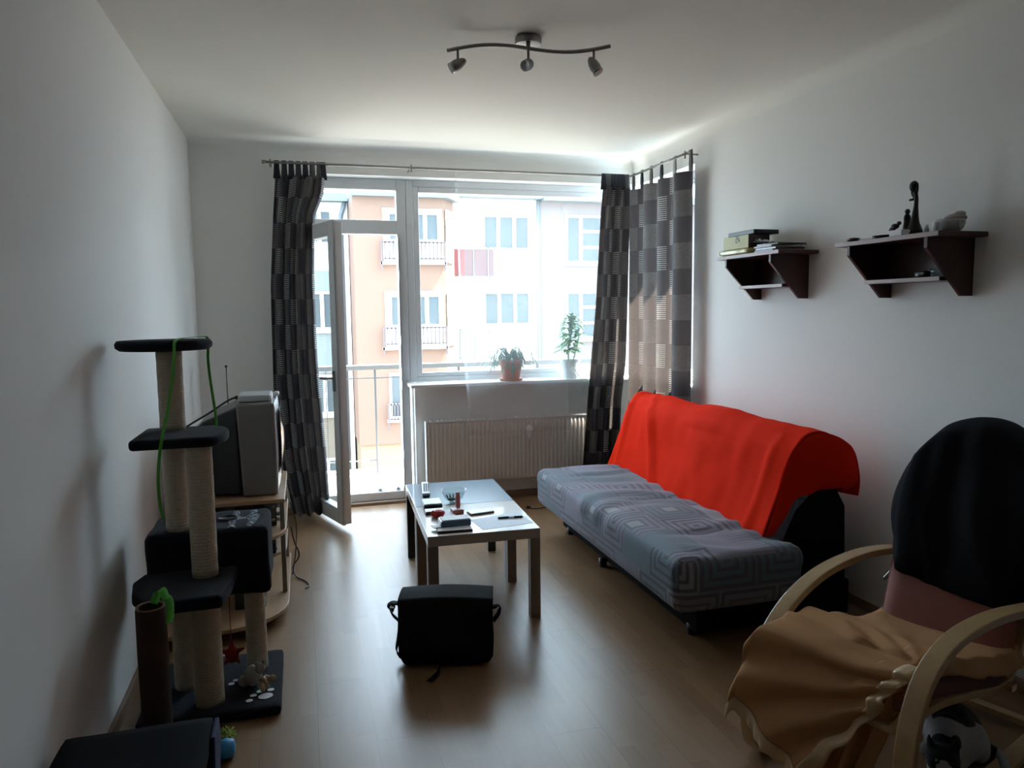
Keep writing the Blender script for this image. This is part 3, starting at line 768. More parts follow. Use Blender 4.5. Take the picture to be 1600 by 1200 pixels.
# ------------------------------------------------------------------ bentwood armchair
CU, CV = Vector((.935, .354)), Vector((-.354, .935))
def CT(u, v, z): q = CU * u + CV * v; return (q.x, q.y, z)
chair = thing('armchair', 'bentwood armchair with dusty pink cushions in the right foreground', 'armchair', CT(2.45, 1.16, 0))
def bent(name, pts, v, w, th_, mat):
    P = smoothpath([(a, b, 0) for a, b in pts], 7); m = MB(); vs = []; n = len(P)
    for i, p in enumerate(P):
        t = (P[min(i + 1, n - 1)] - P[max(i - 1, 0)]).normalized(); nr = Vector((-t.y, t.x, 0)) * th_ / 2
        for (sv, sn) in ((-1, -1), (1, -1), (1, 1), (-1, 1)):
            q = p + nr * sn; vs.append(CT(q.x, v + sv * w / 2, q.y))
    fs = [(4 * i + k, 4 * i + (k + 1) % 4, 4 * i + 4 + (k + 1) % 4, 4 * i + 4 + k) for i in range(n - 1) for k in range(4)] + [(3, 2, 1, 0), tuple(4 * (n - 1) + k for k in range(4))]
    m.add(vs, fs); return m.build(name, mat, chair, bevel=.004, smooth=False)
ARM = [(3.17, .47), (3.0, .525), (2.84, .553), (2.68, .567), (2.50, .562), (2.37, .540), (2.25, .497), (2.15, .43), (2.08, .34), (2.04, .22), (2.03, .12), (2.06, .045), (2.14, .016), (2.4, .013), (2.8, .013), (3.05, .013)]
ARMN = [(3.17, .44), (2.95, .475), (2.73, .515), (2.55, .545), (2.40, .560), (2.254, .562), (2.136, .540), (2.053, .500), (2.0, .44), (1.965, .36), (1.95, .24), (1.96, .12), (2.0, .045), (2.09, .016), (2.4, .013), (2.8, .013), (3.0, .013)]
bent('armrest', ARM, 1.43, .056, .026, M['bent']); bent('armrest', ARMN, .89, .056, .026, M['bent'])
BACKL = [(2.02, .33), (2.2, .345), (2.45, .30), (2.68, .25), (2.80, .28), (2.88, .42), (2.98, .70), (3.04, .90)]
bent('seat_rail', BACKL, 1.375, .045, .024, M['bent']); bent('seat_rail', BACKL, .945, .045, .024, M['bent'])
for (u, z) in ((2.06, .30), (2.72, .235), (2.95, .02)): MB().box(u - .02, u + .02, .90, 1.42, z, z + .022, CT).build('cross_bar', M['bent'], chair, bevel=.003)
for v in (1.41, .915):
    MB().tube([CT(2.86, v, .44), CT(3.04, v, .50)], .008, 8).build('support_rod', M['brass'], chair, smooth=True)
def cushion(name, pts, v0, v1, t, mat, puff=.02):
    P = smoothpath([(a, b, 0) for a, b in pts], 6); n = len(P) - 1
    def side_(sg):
        def fn(u, w):
            k = w * n; i = min(int(k), n - 1); f = k - i; p = P[i].lerp(P[i + 1], f)
            tt = (P[min(i + 1, n)] - P[max(i - 1, 0)]).normalized(); nr = Vector((-tt.y, tt.x, 0))
            e = min(1, min(u, 1 - u) * 9) ** .5 * min(1, min(w, 1 - w) * 16) ** .5
            q = p + nr * sg * (t / 2 * e + puff * math.sin(PI * u) * .4 * (sg > 0))
            return CT(q.x, lerp(v0, v1, u), q.y)
        return fn
    m = MB(); m.grid(side_(1), 24, 40); m.grid(side_(-1), 24, 40)
    return m.build(name, mat, chair, smooth=True, weld=True)
cushion('seat_cushion', [(2.07, .37), (2.15, .385), (2.45, .315), (2.70, .258), (2.80, .25)], .93, 1.39, .075, M['seatcush'])
cushion('back_cushion', [(2.785, .255), (2.805, .36), (2.86, .52), (2.93, .68), (2.985, .84), (3.01, .92)], .935, 1.385, .085, M['seatcush'], .03)
# tan blanket over the seat
bp = smoothpath([(2.83, .345, 0), (2.74, .338, 0), (2.60, .365, 0), (2.40, .425, 0), (2.25, .480, 0), (2.14, .484, 0), (2.06, .46, 0), (2.025, .39, 0), (2.01, .30, 0), (2.005, .22, 0), (2.00, .13, 0)], 5)
NB = len(bp) - 1
def blk(u, v):
    k = v * NB; i = min(int(k), NB - 1); p = bp[i].lerp(bp[i + 1], k - i)
    va = interp([(0, 1.40), (.35, 1.405), (.5, 1.41), (.65, 1.44), (1, 1.485)], v)
    vb = interp([(0, .905), (.4, .905), (.55, .935), (.68, .99), (.8, 1.06), (1, 1.20)], v)
    w = lerp(va, vb, u)
    z = p.y; uu = p.x
    drop = max(0, (v - .5) * 2)
    # hem hangs lower towards the near side
    z -= .0 if v < .55 else (v - .55) / .45 * (.06 * u - .105 * (1 - u))
    if v < .5: ang = -math.atan2(max(0, uu - 2.03), w - .86); dist = math.hypot(uu - 2.03, w - .86)
    else: ang = math.atan2(max(0, .475 - z), w - .86); dist = math.hypot(.475 - z, w - .86)
    f = .015 * math.sin(ang * 25 + 2.2 * nz(uu * 3, w * 4, z * 3)) * min(1, dist * 5) * (1 if v > .5 else max(0, 1 - abs(ang) * .75))
    f += .007 * nz(uu * 8, w * 8, z * 6)
    if v < .5: z += f * .8 + .006
    else: uu -= f * 1.2 + .012 * drop; z += f * .25
    if u > .93 and v < .52: z -= (u - .93) / .07 * .05 * (1 + .3 * nz(uu * 14, 3))
    if u < .07: z -= (.07 - u) / .07 * (.05 if v > .3 else .02)
    # near the arm the cloth is gathered
    return CT(uu, w + .006 * math.sin(v * 60) * (u > .8), z)
blo = thing('seat_blanket', 'crumpled tan blanket with satin edging spread over the armchair seat', 'blanket', CT(2.3, 1.15, .4))
MB().grid(blk, 90, 90, lambda u, v: (u * .6, v * 1.1)).build('cloth', M['tan'], blo, smooth=True, solid=.006)
def hem1(u, v):
    p = Vector(blk(u, 1.0)); d = Vector((-CU.x * .15, -CU.y * .15, -1))
    return tuple(p + d * (v * .045) + Vector((-CU.x, -CU.y, 0)) * (.003 + .004 * math.sin(u * 50) * v))
MB().grid(hem1, 90, 3).build('satin_edging', M['satin'], blo, smooth=True, solid=.006)
def hem2(u, v):
    w = .46 + u * .54; p = Vector(blk(1.0, w)); q = Vector(blk(.97, w)); d = (p - q).normalized()
    d = (q - p).normalized()
    return tuple(p + d * ((v - .25) * .045) + Vector((-CU.x, -CU.y, 0)) * (.010 + .004 * math.sin(u * 40) * (1 - v)) + Vector((0, 0, .008)))
MB().grid(hem2, 70, 3).build('satin_edging', M['satin'], blo, smooth=True, solid=.006)
def fold2(u, v):   # second layer of cloth hanging inside the near arm
    w = .935 + u * .12
    zt = .475 - .01 * u; zb = .06 + .02 * math.sin(u * 9)
    z = lerp(zt, zb, v)
    return CT(2.075 + .018 * math.sin(u * 15 + v * 2) - .02 * v, w + .13 * v, z)
MB().grid(fold2, 24, 24, lambda u, v: (u * .2, v * .4)).build('inner_fold', M['tan'], blo, smooth=True, solid=.006)
# black garment over the back
def jk(u, v):
    b = 2 * u - 1                       # -1 far side ... 1 near side
    top = 1.085 - .19 * abs(b) ** 2.4 - .025 * nz(b * 2, 2)
    wv = 1.155 - b * ((.222 if b < 0 else .25) + .03 * math.sin(PI * min(1, abs(2 * v - 1) * 1.2)))
    front_z = interp([(-1, .56), (-.8, .515), (-.2, .49), (.4, .475), (1, .47)], b) + .008 * nz(b * 4, 7)
    if v < .46:
        t = v / .46; z = lerp(front_z, top - .03, t); uu = 2.800 + .15 * (z - .52) / .5 - .02 * math.sin(PI * t)
    elif v < .58:
        t = (v - .46) / .12; z = top - .03 + .03 * math.sin(PI * t); uu = lerp(2.800 + .15 * (top - .03 - .52) / .5, 3.135, t)
    else:
        t = (v - .58) / .42; z = lerp(top - .03, .50, t); uu = lerp(3.135, 3.10, t)
    e = max(0, abs(b) - .80) / .20
    uu += e * (.05 if v < .5 else -.035)
    f = .010 * math.sin(b * 10 + z * 7 + 5 * nz(b * 2, z * 3)) * (.4 + .6 * abs(nz(b * 2, 3))) + .022 * nz(b * 2.2, z * 4, 9)
    return CT(uu - f if v < .5 else uu + f * .6, wv, z)
jo = MB().grid(jk, 60, 70).build('black_garment', M['jacket'], None, smooth=True, solid=.012)
tag(jo, 'black garment hung over the back of the armchair', 'garment')

# ------------------------------------------------------------------ cat under the armchair
def catmat():
    m, nt, b = newmat('black_and_white_fur'); v, (x, y, z) = coord(nt)
    n = noi(nt, v, 20, 2) * .03
    def blob(c, r):
        d = ((x - c[0]) * (x - c[0]) + (y - c[1]) * (y - c[1]) + (z - c[2]) * (z - c[2])).m('SQRT')
        return (d + n - .015).lt(r)
    mask = blob(CAT_B[0][0], CAT_B[0][1])
    for c, r in CAT_B[1:]: mask = mask.max(blob(c, r))
    wh = blob(CAT_W[0][0], CAT_W[0][1])
    for c, r in CAT_W[1:]: wh = wh.max(blob(c, r))
    f = mask * wh.inv()
    nt.links.new(mixc(nt, f, (.40, .40, .42), (.006, .006, .007)), b.inputs['Base Color'])
    b.inputs['Roughness'].default_value = .9; b.inputs['Sheen Weight'].default_value = .2
    bump(nt, b, noi(nt, v, 220, 3), .6, .004)
    return m
# cat frame: origin on the floor below the chest; fx towards the face (to the camera), sx sideways (to the right seen from camera)
cor = Vector((1.955, 1.80, 0)); cf = Vector((-.62, -.78)); cs = Vector((.78, -.62))
def KT(f, s, z): return (cor.x + cf.x * f + cs.x * s, cor.y + cf.y * f + cs.y * s, z)
def KL(f, s, z): return (cf.x * f + cs.x * s, cf.y * f + cs.y * s, z)
hd = (.135, -.035, .125)
CAT_B = [(KL(-.03, .015, .235), .085), (KL(-.13, .06, .16), .07), (KL(hd[0], hd[1], hd[2] + .012), .062), (KL(hd[0] - .01, hd[1] + .045, .17), .035), (KL(hd[0] - .01, hd[1] - .045, .17), .035), (KL(-.17, .11, .03), .06)]
CAT_W = [(KL(hd[0] + .055, hd[1], hd[2] + .012), .017), (KL(hd[0] + .06, hd[1], hd[2] - .012), .028), (KL(hd[0] + .035, hd[1], hd[2] - .05), .03)]
M['cat'] = catmat()
ct = thing('cat', 'black and white cat sitting on the floor under the armchair', 'cat', (cor.x, cor.y, 0))
Rz = Matrix.Rotation(math.atan2(cf.y, cf.x), 3, 'Z')
m = MB()
def E(f, s, z, a, b_, c, R=None): m.ell(KT(f, s, z), (a, b_, c), 18, 12, Rz @ R if R else Rz)
Ry = lambda a: Matrix.Rotation(a, 3, 'Y')
E(-.10, .03, .095, .115, .090, .092); E(-.02, .01, .125, .095, .076, .105, Ry(-.4)); E(.03, -.005, .12, .065, .060, .10)
E(.07, -.02, .14, .05, .048, .06); E(-.13, .105, .055, .08, .035, .055); E(-.12, -.055, .05, .08, .034, .05)
E(*hd, .046, .050, .043); E(hd[0] + .036, hd[1], hd[2] - .012, .024, .026, .019); E(hd[0] + .02, hd[1] + .025, hd[2] - .008, .025, .022, .022); E(hd[0] + .02, hd[1] - .025, hd[2] - .008, .025, .022, .022)
for s_ in (-1, 1):
    b0 = Vector(KT(hd[0] - .005, hd[1] + s_ * .030, hd[2] + .025)); t0 = Vector(KT(hd[0] - .004, hd[1] + s_ * .043, hd[2] + .075))
    m.tube([b0, b0.lerp(t0, .5), t0], [.021, .013, .003], 8, True, .6)
    m.tube([KT(.035, s_ * .035 - .01, .10), KT(.065, s_ * .036 - .012, .05), KT(.075, s_ * .036 - .012, .018), KT(.11, s_ * .036 - .012, .014)], [.026, .020, .017, .013], 10)
    m.ell(KT(.105, s_ * .036 - .012, .014), (.02, .017, .013), 10, 8, Rz)
m.tube(smoothpath([KT(-.19, .03, .04), KT(-.21, .10, .022), KT(-.15, .165, .02), KT(-.05, .17, .02), KT(.0, .14, .02)], 5), [.018] * 16 + [.015] * 4 + [.008], 10)
body = m.build('body', M['cat'], ct, smooth=True)
rm = body.modifiers.new('remesh', 'REMESH'); rm.mode = 'VOXEL'; rm.voxel_size = .006; rm.use_smooth_shade = True
sm = body.modifiers.new('smooth', 'SMOOTH'); sm.iterations = 4; sm.factor = .6
eyem = plain('cat_eye_green', (.05, .06, .02), .15); nosem = plain('cat_nose_pink', (.35, .16, .15), .5)
for s_ in (-1, 1): MB().ell(KT(hd[0] + .040, hd[1] + s_ * .019, hd[2] + .010), (.006, .007, .006), 10, 8).build('eye', eyem, ct, smooth=True)
MB().ell(KT(hd[0] + .060, hd[1], hd[2] - .004), (.004, .006, .004), 8, 6).build('nose', nosem, ct, smooth=True)

# ------------------------------------------------------------------ cat tree
tree = thing('cat_tree', 'navy plush cat tree with sisal posts and round top perch', 'cat tree', (-.39, 3.06, 0))
MB().rbox((-.378, 3.052, .021), (.252, .252, .021), .014, (20, 20, 4), lambda q: .002 * nz(q.x * 20, q.y * 20)).build('base_board', M['plush'], tree, smooth=True, weld=True)
def post(x, y, z0, z1, r=.046):
    m = MB(); n = max(2, int((z1 - z0) / .02)); m.lathe([(r * (1 + .012 * math.sin(i * 1.9)), lerp(z0, z1, i / n)) for i in range(n + 1)], (x, y, 0), 28)
    return m.build('sisal_post', M['sisal'], tree, smooth=True)
post(-.487, 3.065, .04, .405, .045); post(-.487, 3.075, .675, 1.03, .045); post(-.487, 3.075, 1.068, 1.375, .046)
post(-.385, 2.905, .04, .492, .052); post(-.378, 2.905, .54, 1.03, .046); post(-.225, 3.13, .04, .408, .041)
m = MB(); m.rbox((-.378, 3.16, .54), (.223, .155, .135), .022, (22, 16, 14), lambda q: .005 * nz(q.x * 9, q.y * 9, q.z * 9)); hb = m.build('sleeping_box', M['plush'], tree, smooth=True, weld=True)
M['print'] = cushart()
def bt(u, v): return (lerp(-.31, -.175, u), lerp(3.03, 3.28, v), .6745 + .003 * math.sin(u * 12) + .005 * nz(u * 4, v * 4))
MB().grid(bt, 12, 12).build('printed_top', M['print'], hb, smooth=True)
MB().lathe([(.040, .004), (.036, .0045), (.030, .001), (0, .0005)], (-.315, 3.17, .6775), 20).build('entry_hole', M['black'], hb, smooth=True)
def plate(name, pts, z0, z1, r=.012):
    m = MB(); m.prism(pts, z0, z1); return m.build(name, M['plush'], tree, bevel=r)
q = [(-.30, 2.665), (-.278, 2.80), (-.272, 2.99), (-.60, 2.99), (-.625, 2.90), (-.605, 2.78), (-.56, 2.70), (-.50, 2.66)]
plate('lower_platform', q, .492, .540)
arc = [(-.345 + .065 * math.cos(a), 2.995 + .155 * math.sin(a)) for a in [(-PI / 2) + PI * i / 10 for i in range(11)]]
plate('middle_platform', [(-.60, 2.84)] + arc + [(-.595, 3.15)], 1.030, 1.068)
MB().lathe([(0, 1.375), (.155, 1.375), (.168, 1.385), (.170, 1.400), (.162, 1.412), (0, 1.413)], (-.500, 3.075, 0), 36).build('round_perch', M['plush'], tree, smooth=True)
# white paw prints on the base
for (cx, cy, s_, a) in ((-.185, 2.885, 1, .2), (-.275, 3.03, .8, .5)):
    m = MB()
    def oval(x, y, rx, ry, rot):
        pts = [(x + rx * math.cos(t) * math.cos(rot) - ry * math.sin(t) * math.sin(rot), y + rx * math.cos(t) * math.sin(rot) + ry * math.sin(t) * math.cos(rot)) for t in [2 * PI * k / 16 for k in range(16)]]
        m.prism(pts, .0425, .0445)
    oval(cx, cy, .028 * s_, .022 * s_, a)
    if s_ == 1:
        for dx, dy in ((.018, .045), (-.022, .043), (-.045, .018), (-.058, -.018)): oval(cx + dx, cy + dy, .013, .011, 0)
    else:
        for dx, dy in ((-.03, .02), (-.045, -.005)): oval(cx + dx, cy + dy, .012, .010, 0)
    m.build('paw_print', M['pawwhite'], tree)
m = MB(); m.tube([(-.31, 2.99, .50), (-.31, 3.0, .235)], .0015, 5)
m.build('toy_cord', M['redfelt'], tree)
m = MB()
m.ell((-.31, 3.0, .175), (.026, .022, .034), 10, 8)
for a in range(5):
    g = a * 2 * PI / 5 + .3; m.tube([(-.31, 3.0, .18), (-.31 + .05 * math.cos(g), 3.0, .18 + .055 * math.sin(g))], [.018, .003], 6)
tg = m.build('hanging_toy', M['redfelt'], tree, smooth=True)
# ribbon hanging from the perch and the middle platform
def ribbon(name, pts, w, mat, sidev=Vector((1, 0, 0)), n=6):
    P = smoothpath(pts, n); m = MB(); vs = []
    for i, p in enumerate(P):
        t = (P[min(i + 1, len(P) - 1)] - P[max(i - 1, 0)]).normalized(); s = (sidev - t * sidev.dot(t)).normalized()
        vs += [p - s * w, p + s * w]
    m.add(vs, [(2 * i, 2 * i + 1, 2 * i + 3, 2 * i + 2) for i in range(len(P) - 1)])
    return m.build(name, mat, None, smooth=True, solid=.002)
rb = ribbon('ribbon', [(-.335, 3.10, 1.05), (-.338, 3.12, 1.12), (-.352, 3.14, 1.25), (-.358, 3.155, 1.33), (-.357, 3.170, 1.385), (-.36, 3.165, 1.418), (-.39, 3.12, 1.420), (-.425, 3.03, 1.420), (-.437, 2.955, 1.418), (-.441, 2.915, 1.405), (-.443, 2.905, 1.36), (-.455, 2.89, 1.26), (-.470, 2.87, 1.16), (-.485, 2.822, 1.075), (-.497, 2.815, 1.00), (-.505, 2.82, .92), (-.505, 2.83, .84), (-.500, 2.85, .78)], .0052, M['green'])
tag(rb, 'long bright green ribbon dangling over the round top perch', 'ribbon')
# toys on the base
o = thing('plush_toy', 'grey and tan plush toy lying on the cat tree base', 'cat toy', (-.22, 2.99, .043))
m = MB(); m.ell((-.235, 2.985, .085), (.035, .032, .042), 14, 10); m.ell((-.205, 2.97, .118), (.020, .020, .022), 12, 8)
m.ell((-.268, 2.99, .066), (.026, .018, .024), 10, 8)
m.build('body', M['mousegrey'], o, smooth=True)
for dx in (-.014, .014): MB().ell((-.205 + dx, 2.972, .139), (.009, .004, .011), 10, 6).build('ear', M['mousegrey'], o, smooth=True)
m = MB()
for a, b_ in (((-.20, 2.95, .085), (-.175, 2.925, .056)), ((-.19, 2.96, .08), (-.155, 2.95, .075)), ((-.20, 2.94, .07), (-.195, 2.91, .055))): m.tube([a, b_], [.014, .009], 8)
m.ell((-.16, 2.95, .08), (.014, .012, .014), 8, 6); m.build('paws', M['mousetan'], o, smooth=True)
tube_ = thing('scratching_barrel', 'upright brown carpeted tube leaning against the cat tree', 'scratching tube', (-.507, 2.575, 0))
MB().lathe([(.046, 0), (.047, .1), (.046, .25), (.047, .4), (.046, .555), (.043, .562), (.037, .560), (.036, .50), (.036, .02)], (-.507, 2.575, 0), 26).build('carpet_sleeve', M['browncarpet'], tube_, smooth=True)
MB().lathe([(.0365, .562), (.044, .566), (.044, .560)], (-.507, 2.575, 0), 26, caps=False).build('cardboard_rim', M['card'], tube_, smooth=True)
o = ribbon('bow', [(-.50, 2.60, .56), (-.49, 2.62, .592), (-.475, 2.61, .600), (-.462, 2.59, .580), (-.452, 2.57, .585), (-.445, 2.56, .565), (-.446, 2.55, .53), (-.450, 2.55, .51)], .013, M['green'], Vector((.5, .5, .3)))
tag(o, 'crumpled green ribbon bow on the rim of the brown tube', 'ribbon')

# black box in the left corner foreground
pb = thing('storage_box', 'black fabric-covered box in the bottom left corner of the room', 'box', (-.475, 1.98, 0))
MB().rbox((-.478, 1.975, .150), (.188, .235, .150), .012, (12, 12, 8), lambda q: .003 * nz(q.x * 8, q.y * 8, q.z * 8)).build('body', M['boxfab'], pb, smooth=True, weld=True)
MB().rbox((-.480, 1.975, .325), (.194, .243, .0235), .012, (12, 12, 4), lambda q: .002 * nz(q.x * 8, q.y * 8, q.z * 8)).build('lid', M['boxfab'], pb, smooth=True, weld=True)
m = MB(); m.prism([(2.21, .345), (2.10, .345), (2.06, .20), (2.18, .19), (2.235, .27)], -.284, -.272, 'x'); m.build('side_flap', plain('dark_blue_fabric', (.02, .035, .09), .85, bmp=.3), pb, bevel=.003)
o = thing('pompon_toy', 'fuzzy lime green pompon on the floor beside the black box', 'cat toy', (-.31, 2.66, 0))
m = MB(); rr = random.Random(3)
m.ell((-.305, 2.665, .032), (.022, .022, .022), 10, 8)
for i in range(60):
    g = rr.uniform(0, 2 * PI); t = math.acos(rr.uniform(-.95, 1)); d = Vector((math.sin(t) * math.cos(g), math.sin(t) * math.sin(g), math.cos(t)))
    c = Vector((-.305, 2.665, .034)); m.tube([c + d * .015, c + d * .032], [.005, .002], 5)
m.build('tufts', M['lime'], o, smooth=True)
m = MB(); m.tube([(-.335, 2.655, .03), (-.35, 2.65, .02), (-.38, 2.645, .012)], [.016, .014, .006], 8); m.build('tail', M['mousegrey'], o, smooth=True)
o = thing('rubber_toy', 'small bright blue toy on the floor in front of the green pompon', 'cat toy', (-.31, 2.58, 0))
MB().lathe([(.012, -.03), (.030, -.024), (.034, 0), (.030, .024), (.012, .03)], (-.30, 2.575, .034), 14, 'x').build('shell', M['blue'], o, smooth=True)
MB().lathe([(.016, -.026), (.020, -.0)], (-.325, 2.575, .034), 12, 'x').build('core', M['mousetan'], o, smooth=True)

# ------------------------------------------------------------------ television corner
stand = thing('tv_stand', 'beech television stand with rounded lower shelves by the left wall', 'television stand', (-.41, 4.1, 0))
def rshelf(z0, z1, y0, y1, x1, r, name='shelf'):
    pts = [(XL + .03, y0), (x1 - r, y0)] + [(x1 - r + r * math.sin(a), y0 + r - r * math.cos(a)) for a in [PI / 2 * k / 8 for k in range(1, 9)]] + [(x1, y1), (XL + .03, y1)]
    return MB().prism(pts, z0, z1).build(name, M['beech'], stand, bevel=.003)
MB().box(XL + .03, -.112, 3.88, 4.58, .548, .568).build('top_board', M['beech'], stand, bevel=.003)
rshelf(.385, .405, 3.72, 4.56, -.112, .22); rshelf(.225, .243, 3.96, 4.56, -.118, .20); rshelf(.05, .07, 3.50, 4.56, -.108, .30)
for (x, y) in ((-.128, 3.92), (-.128, 4.50), (-.62, 3.95), (-.62, 4.50)):
    MB().box(x - .013, x + .010, y - .013, y + .013, .07, .548).build('upright', M['dsteel'], stand, bevel=.003)
for (x, y) in ((-.2, 3.8), (-.2, 4.45), (-.6, 3.7), (-.6, 4.45)): MB().lathe([(.02, .0), (.02, .05)], (x, y, 0), 12).build('foot', M['black'], stand, smooth=True)
tv = thing('television', 'old grey and black tube television on the beech stand', 'television', (-.3, 4.2, .57))
ty0, ty1, tz0, tz1 = 3.97, 4.50, .570, 1.052
m = MB(); m.prism([(tz0 and -.15, tz0), (-.15, tz1), (-.335, tz1 - .002), (-.315, tz0)], ty0, ty1, 'y'); m.build('front_housing', M['tvgrey'], tv, bevel=.012)
def tvback():
    v = [(-.325, ty0 + .01, tz0 + .01), (-.325, ty1 - .01, tz0 + .01), (-.330, ty1 - .01, tz1 - .015), (-.330, ty0 + .01, tz1 - .015),
         (-.50, ty0 + .05, tz0 + .01), (-.50, ty1 - .05, tz0 + .01), (-.50, ty1 - .05, tz1 - .09), (-.50, ty0 + .05, tz1 - .09),
         (-.62, ty0 + .14, tz0 + .03), (-.62, ty1 - .14, tz0 + .03), (-.62, ty1 - .14, tz1 - .20), (-.62, ty0 + .14, tz1 - .20)]
    f = [(0, 1, 5, 4), (1, 2, 6, 5), (2, 3, 7, 6), (3, 0, 4, 7), (4, 5, 9, 8), (5, 6, 10, 9), (6, 7, 11, 10), (7, 4, 8, 11), (8, 9, 10, 11), (3, 2, 1, 0)]
    return MB().add(v, f)
tvback().build('rear_housing', M['black'], tv, bevel=.01)
def bez(u, v):
    y = lerp(ty0 + .005, ty1 - .005, u); z = lerp(tz0 + .004, tz1 - .004, v); return (-.150 + .022 * math.sin(PI * u) ** .5 * math.sin(PI * v) ** .4, y, z)
MB().grid(bez, 20, 20).build('bezel', M['silver'], tv, smooth=True, solid=.004)
def scr(u, v):
    y = lerp(ty0 + .05, ty1 - .05, u); z = lerp(tz0 + .10, tz1 - .05, v); return (-.124 + .016 * math.sin(PI * u) * math.sin(PI * v), y, z)
MB().grid(scr, 20, 20).build('screen', plain('crt_glass', (.05, .06, .06), .08, coat=.6), tv, smooth=True, solid=.004)
rc = thing('set_top_box', 'small silver set-top box on top of the television', 'set-top box', (-.24, 4.1, 1.054))
MB().box(-.325, -.165, 4.02, 4.24, 1.054, 1.088).build('casing', M['silver'], rc, bevel=.006)
MB().box(-.164, -.160, 4.03, 4.23, 1.058, 1.084).build('front_panel', M['white'], rc, bevel=.002)
MB().box(-.345, -.325, 4.10, 4.14, 1.062, 1.080).build('plug', M['black'], rc, bevel=.002)
tag(MB().rbox((-.142, 4.30, 1.064), (.012, .05, .010), .004, (4, 6, 4)).build('silver_adapter', M['silver'], None, smooth=True, weld=True), 'tiny silver adapter at the front edge of the television top', 'adapter')
an = thing('indoor_antenna', 'thin black upright antenna behind the television set', 'antenna', (-.42, 4.52, .57))
MB().tube([(-.42, 4.54, .57), (-.42, 4.54, 1.20)], .004, 8).build('rod', M['black'], an, smooth=True); MB().ell((-.42, 4.54, 1.207), (.009, .009, .009), 10, 8).build('tip', M['black'], an, smooth=True)
MB().lathe([(.045, 0), (.04, .015), (.006, .02)], (-.42, 4.54, .570), 16).build('foot', M['black'], an, smooth=True)
m = MB(); m.tube(smoothpath([(-.345, 4.12, 1.071), (-.39, 4.13, 1.05), (-.48, 4.15, .99), (-.58, 4.18, .93), (-.66, 4.22, .87), (-.69, 4.24, .75), (-.69, 4.25, .55)], 6), .0055, 8)
tag(m.build('antenna_cable', M['black'], None, smooth=True), 'black cable running from the set-top box towards the left wall', 'cable')
hf = thing('stereo', 'glossy black stereo unit on the upper shelf of the television stand', 'stereo', (-.3, 4.1, .406))
MB().box(-.55, -.158, 3.97, 4.40, .406, .530).build('casing', M['gloss'], hf, bevel=.005)
for (y, z) in ((4.0, .508), (4.0, .438), (4.1, .508), (4.1, .438)): MB().lathe([(.013, 0), (.013, .014), (.009, .018), (0, .018)], (-.158, y, z), 16, 'x').build('knob', M['chrome'], hf, smooth=True)
for (y, z) in ((3.985, .512), (3.985, .44)): MB().ell((-.175, 3.968, z), (.010, .006, .008), 10, 8).build('side_stud', M['chrome'], hf, smooth=True)
vd = thing('video_player', 'black flat video player on the middle shelf of the stand', 'video player', (-.35, 4.2, .244))
MB().box(-.55, -.17, 4.02, 4.40, .244, .315).build('casing', M['gloss'], vd, bevel=.004); MB().box(-.170, -.166, 4.02, 4.38, .262, .275).build('slot', M['dsteel'], vd)
sp = thing('speaker', 'black upright speaker on the bottom shelf of the stand', 'speaker', (-.3, 3.8, .071))
MB().box(-.36, -.215, 3.72, 3.90, .071, .375).build('cabinet', M['gloss'], sp, bevel=.008)
MB().lathe([(.05, 0), (.045, .006), (.012, -.004), (0, .002)], (-.214, 3.82, .18), 20, 'x').build('woofer', M['black'], sp, smooth=True)
MB().ell((-.222, 3.722, .115), (.008, .005, .012), 10, 8).build('badge', M['chrome'], sp, smooth=True)
m = MB(); m.tube(smoothpath([(-.10, 4.45, .26), (-.085, 4.42, .18), (-.06, 4.40, .10), (-.095, 4.36, .05), (-.08, 4.3, .01), (-.03, 4.22, .006), (-.01, 4.14, .006), (-.03, 4.10, .006)], 6), .004, 8)
m.tube(smoothpath([(-.10, 4.47, .40), (-.07, 4.44, .28), (-.08, 4.38, .12), (-.10, 4.33, .012)], 6), .003, 8)
tag(m.build('cable', M['black'], None, smooth=True), 'loose thin cables hanging beside the television stand', 'cable')

# ------------------------------------------------------------------ wall shelves
def wallshelf(label, y0, y1, b0, b1, zt):
    o = thing('wall_shelf', label, 'wall shelf', (XR - .002, (y0 + y1) / 2, zt - .27))
    xb = XR - .001
    t = MB(); t.box(2.412, xb, y0, y1, zt - .02, zt); tb = t.build('top_board', M['mahog'], o, bevel=.002)
    MB().box(2.4085, 2.4118, y0 + .001, y1 - .001, zt - .019, zt - .001).build('front_edge', M['shelfedge'], tb)
    for b in (b0, b1):
        MB().prism([(xb, zt - .02), (2.418, zt - .02), (2.418, zt - .062), (xb - .055, zt - .255), (xb, zt - .255)], b - .009, b + .009, 'y').build('side_bracket', M['mahog'], o, bevel=.0015)
    MB().box(xb - .012, xb, (b0 + b1) / 2 - (.10 if y1 > 3.5 else .155), b1 - .0092, zt - .173, zt - .0205).build('back_panel', M['mahog'], o)
    lb = MB().box(2.506, xb, b0 + .0092, b1 - .0092, zt - .192, zt - .174).build('lower_board', M['mahog'], o, bevel=.002)
    MB().box(2.5025, 2.5058, b0 + .010, b1 - .010, zt - .191, zt - .175).build('front_edge', M['shelfedge'], lb)
    return o
ZS = 1.808
wallshelf('dark mahogany wall shelf nearer the window, holding boxes', 3.392, 3.99, 3.478, 3.905, ZS)
wallshelf('dark mahogany wall shelf nearer the camera, holding the tall statuette', 2.378, 2.965, 2.447, 2.885, ZS - .008)
o = thing('wrapped_pack', 'flat yellow pack in clear film under the yellow box', 'pack', (2.50, 3.82, ZS + .001))
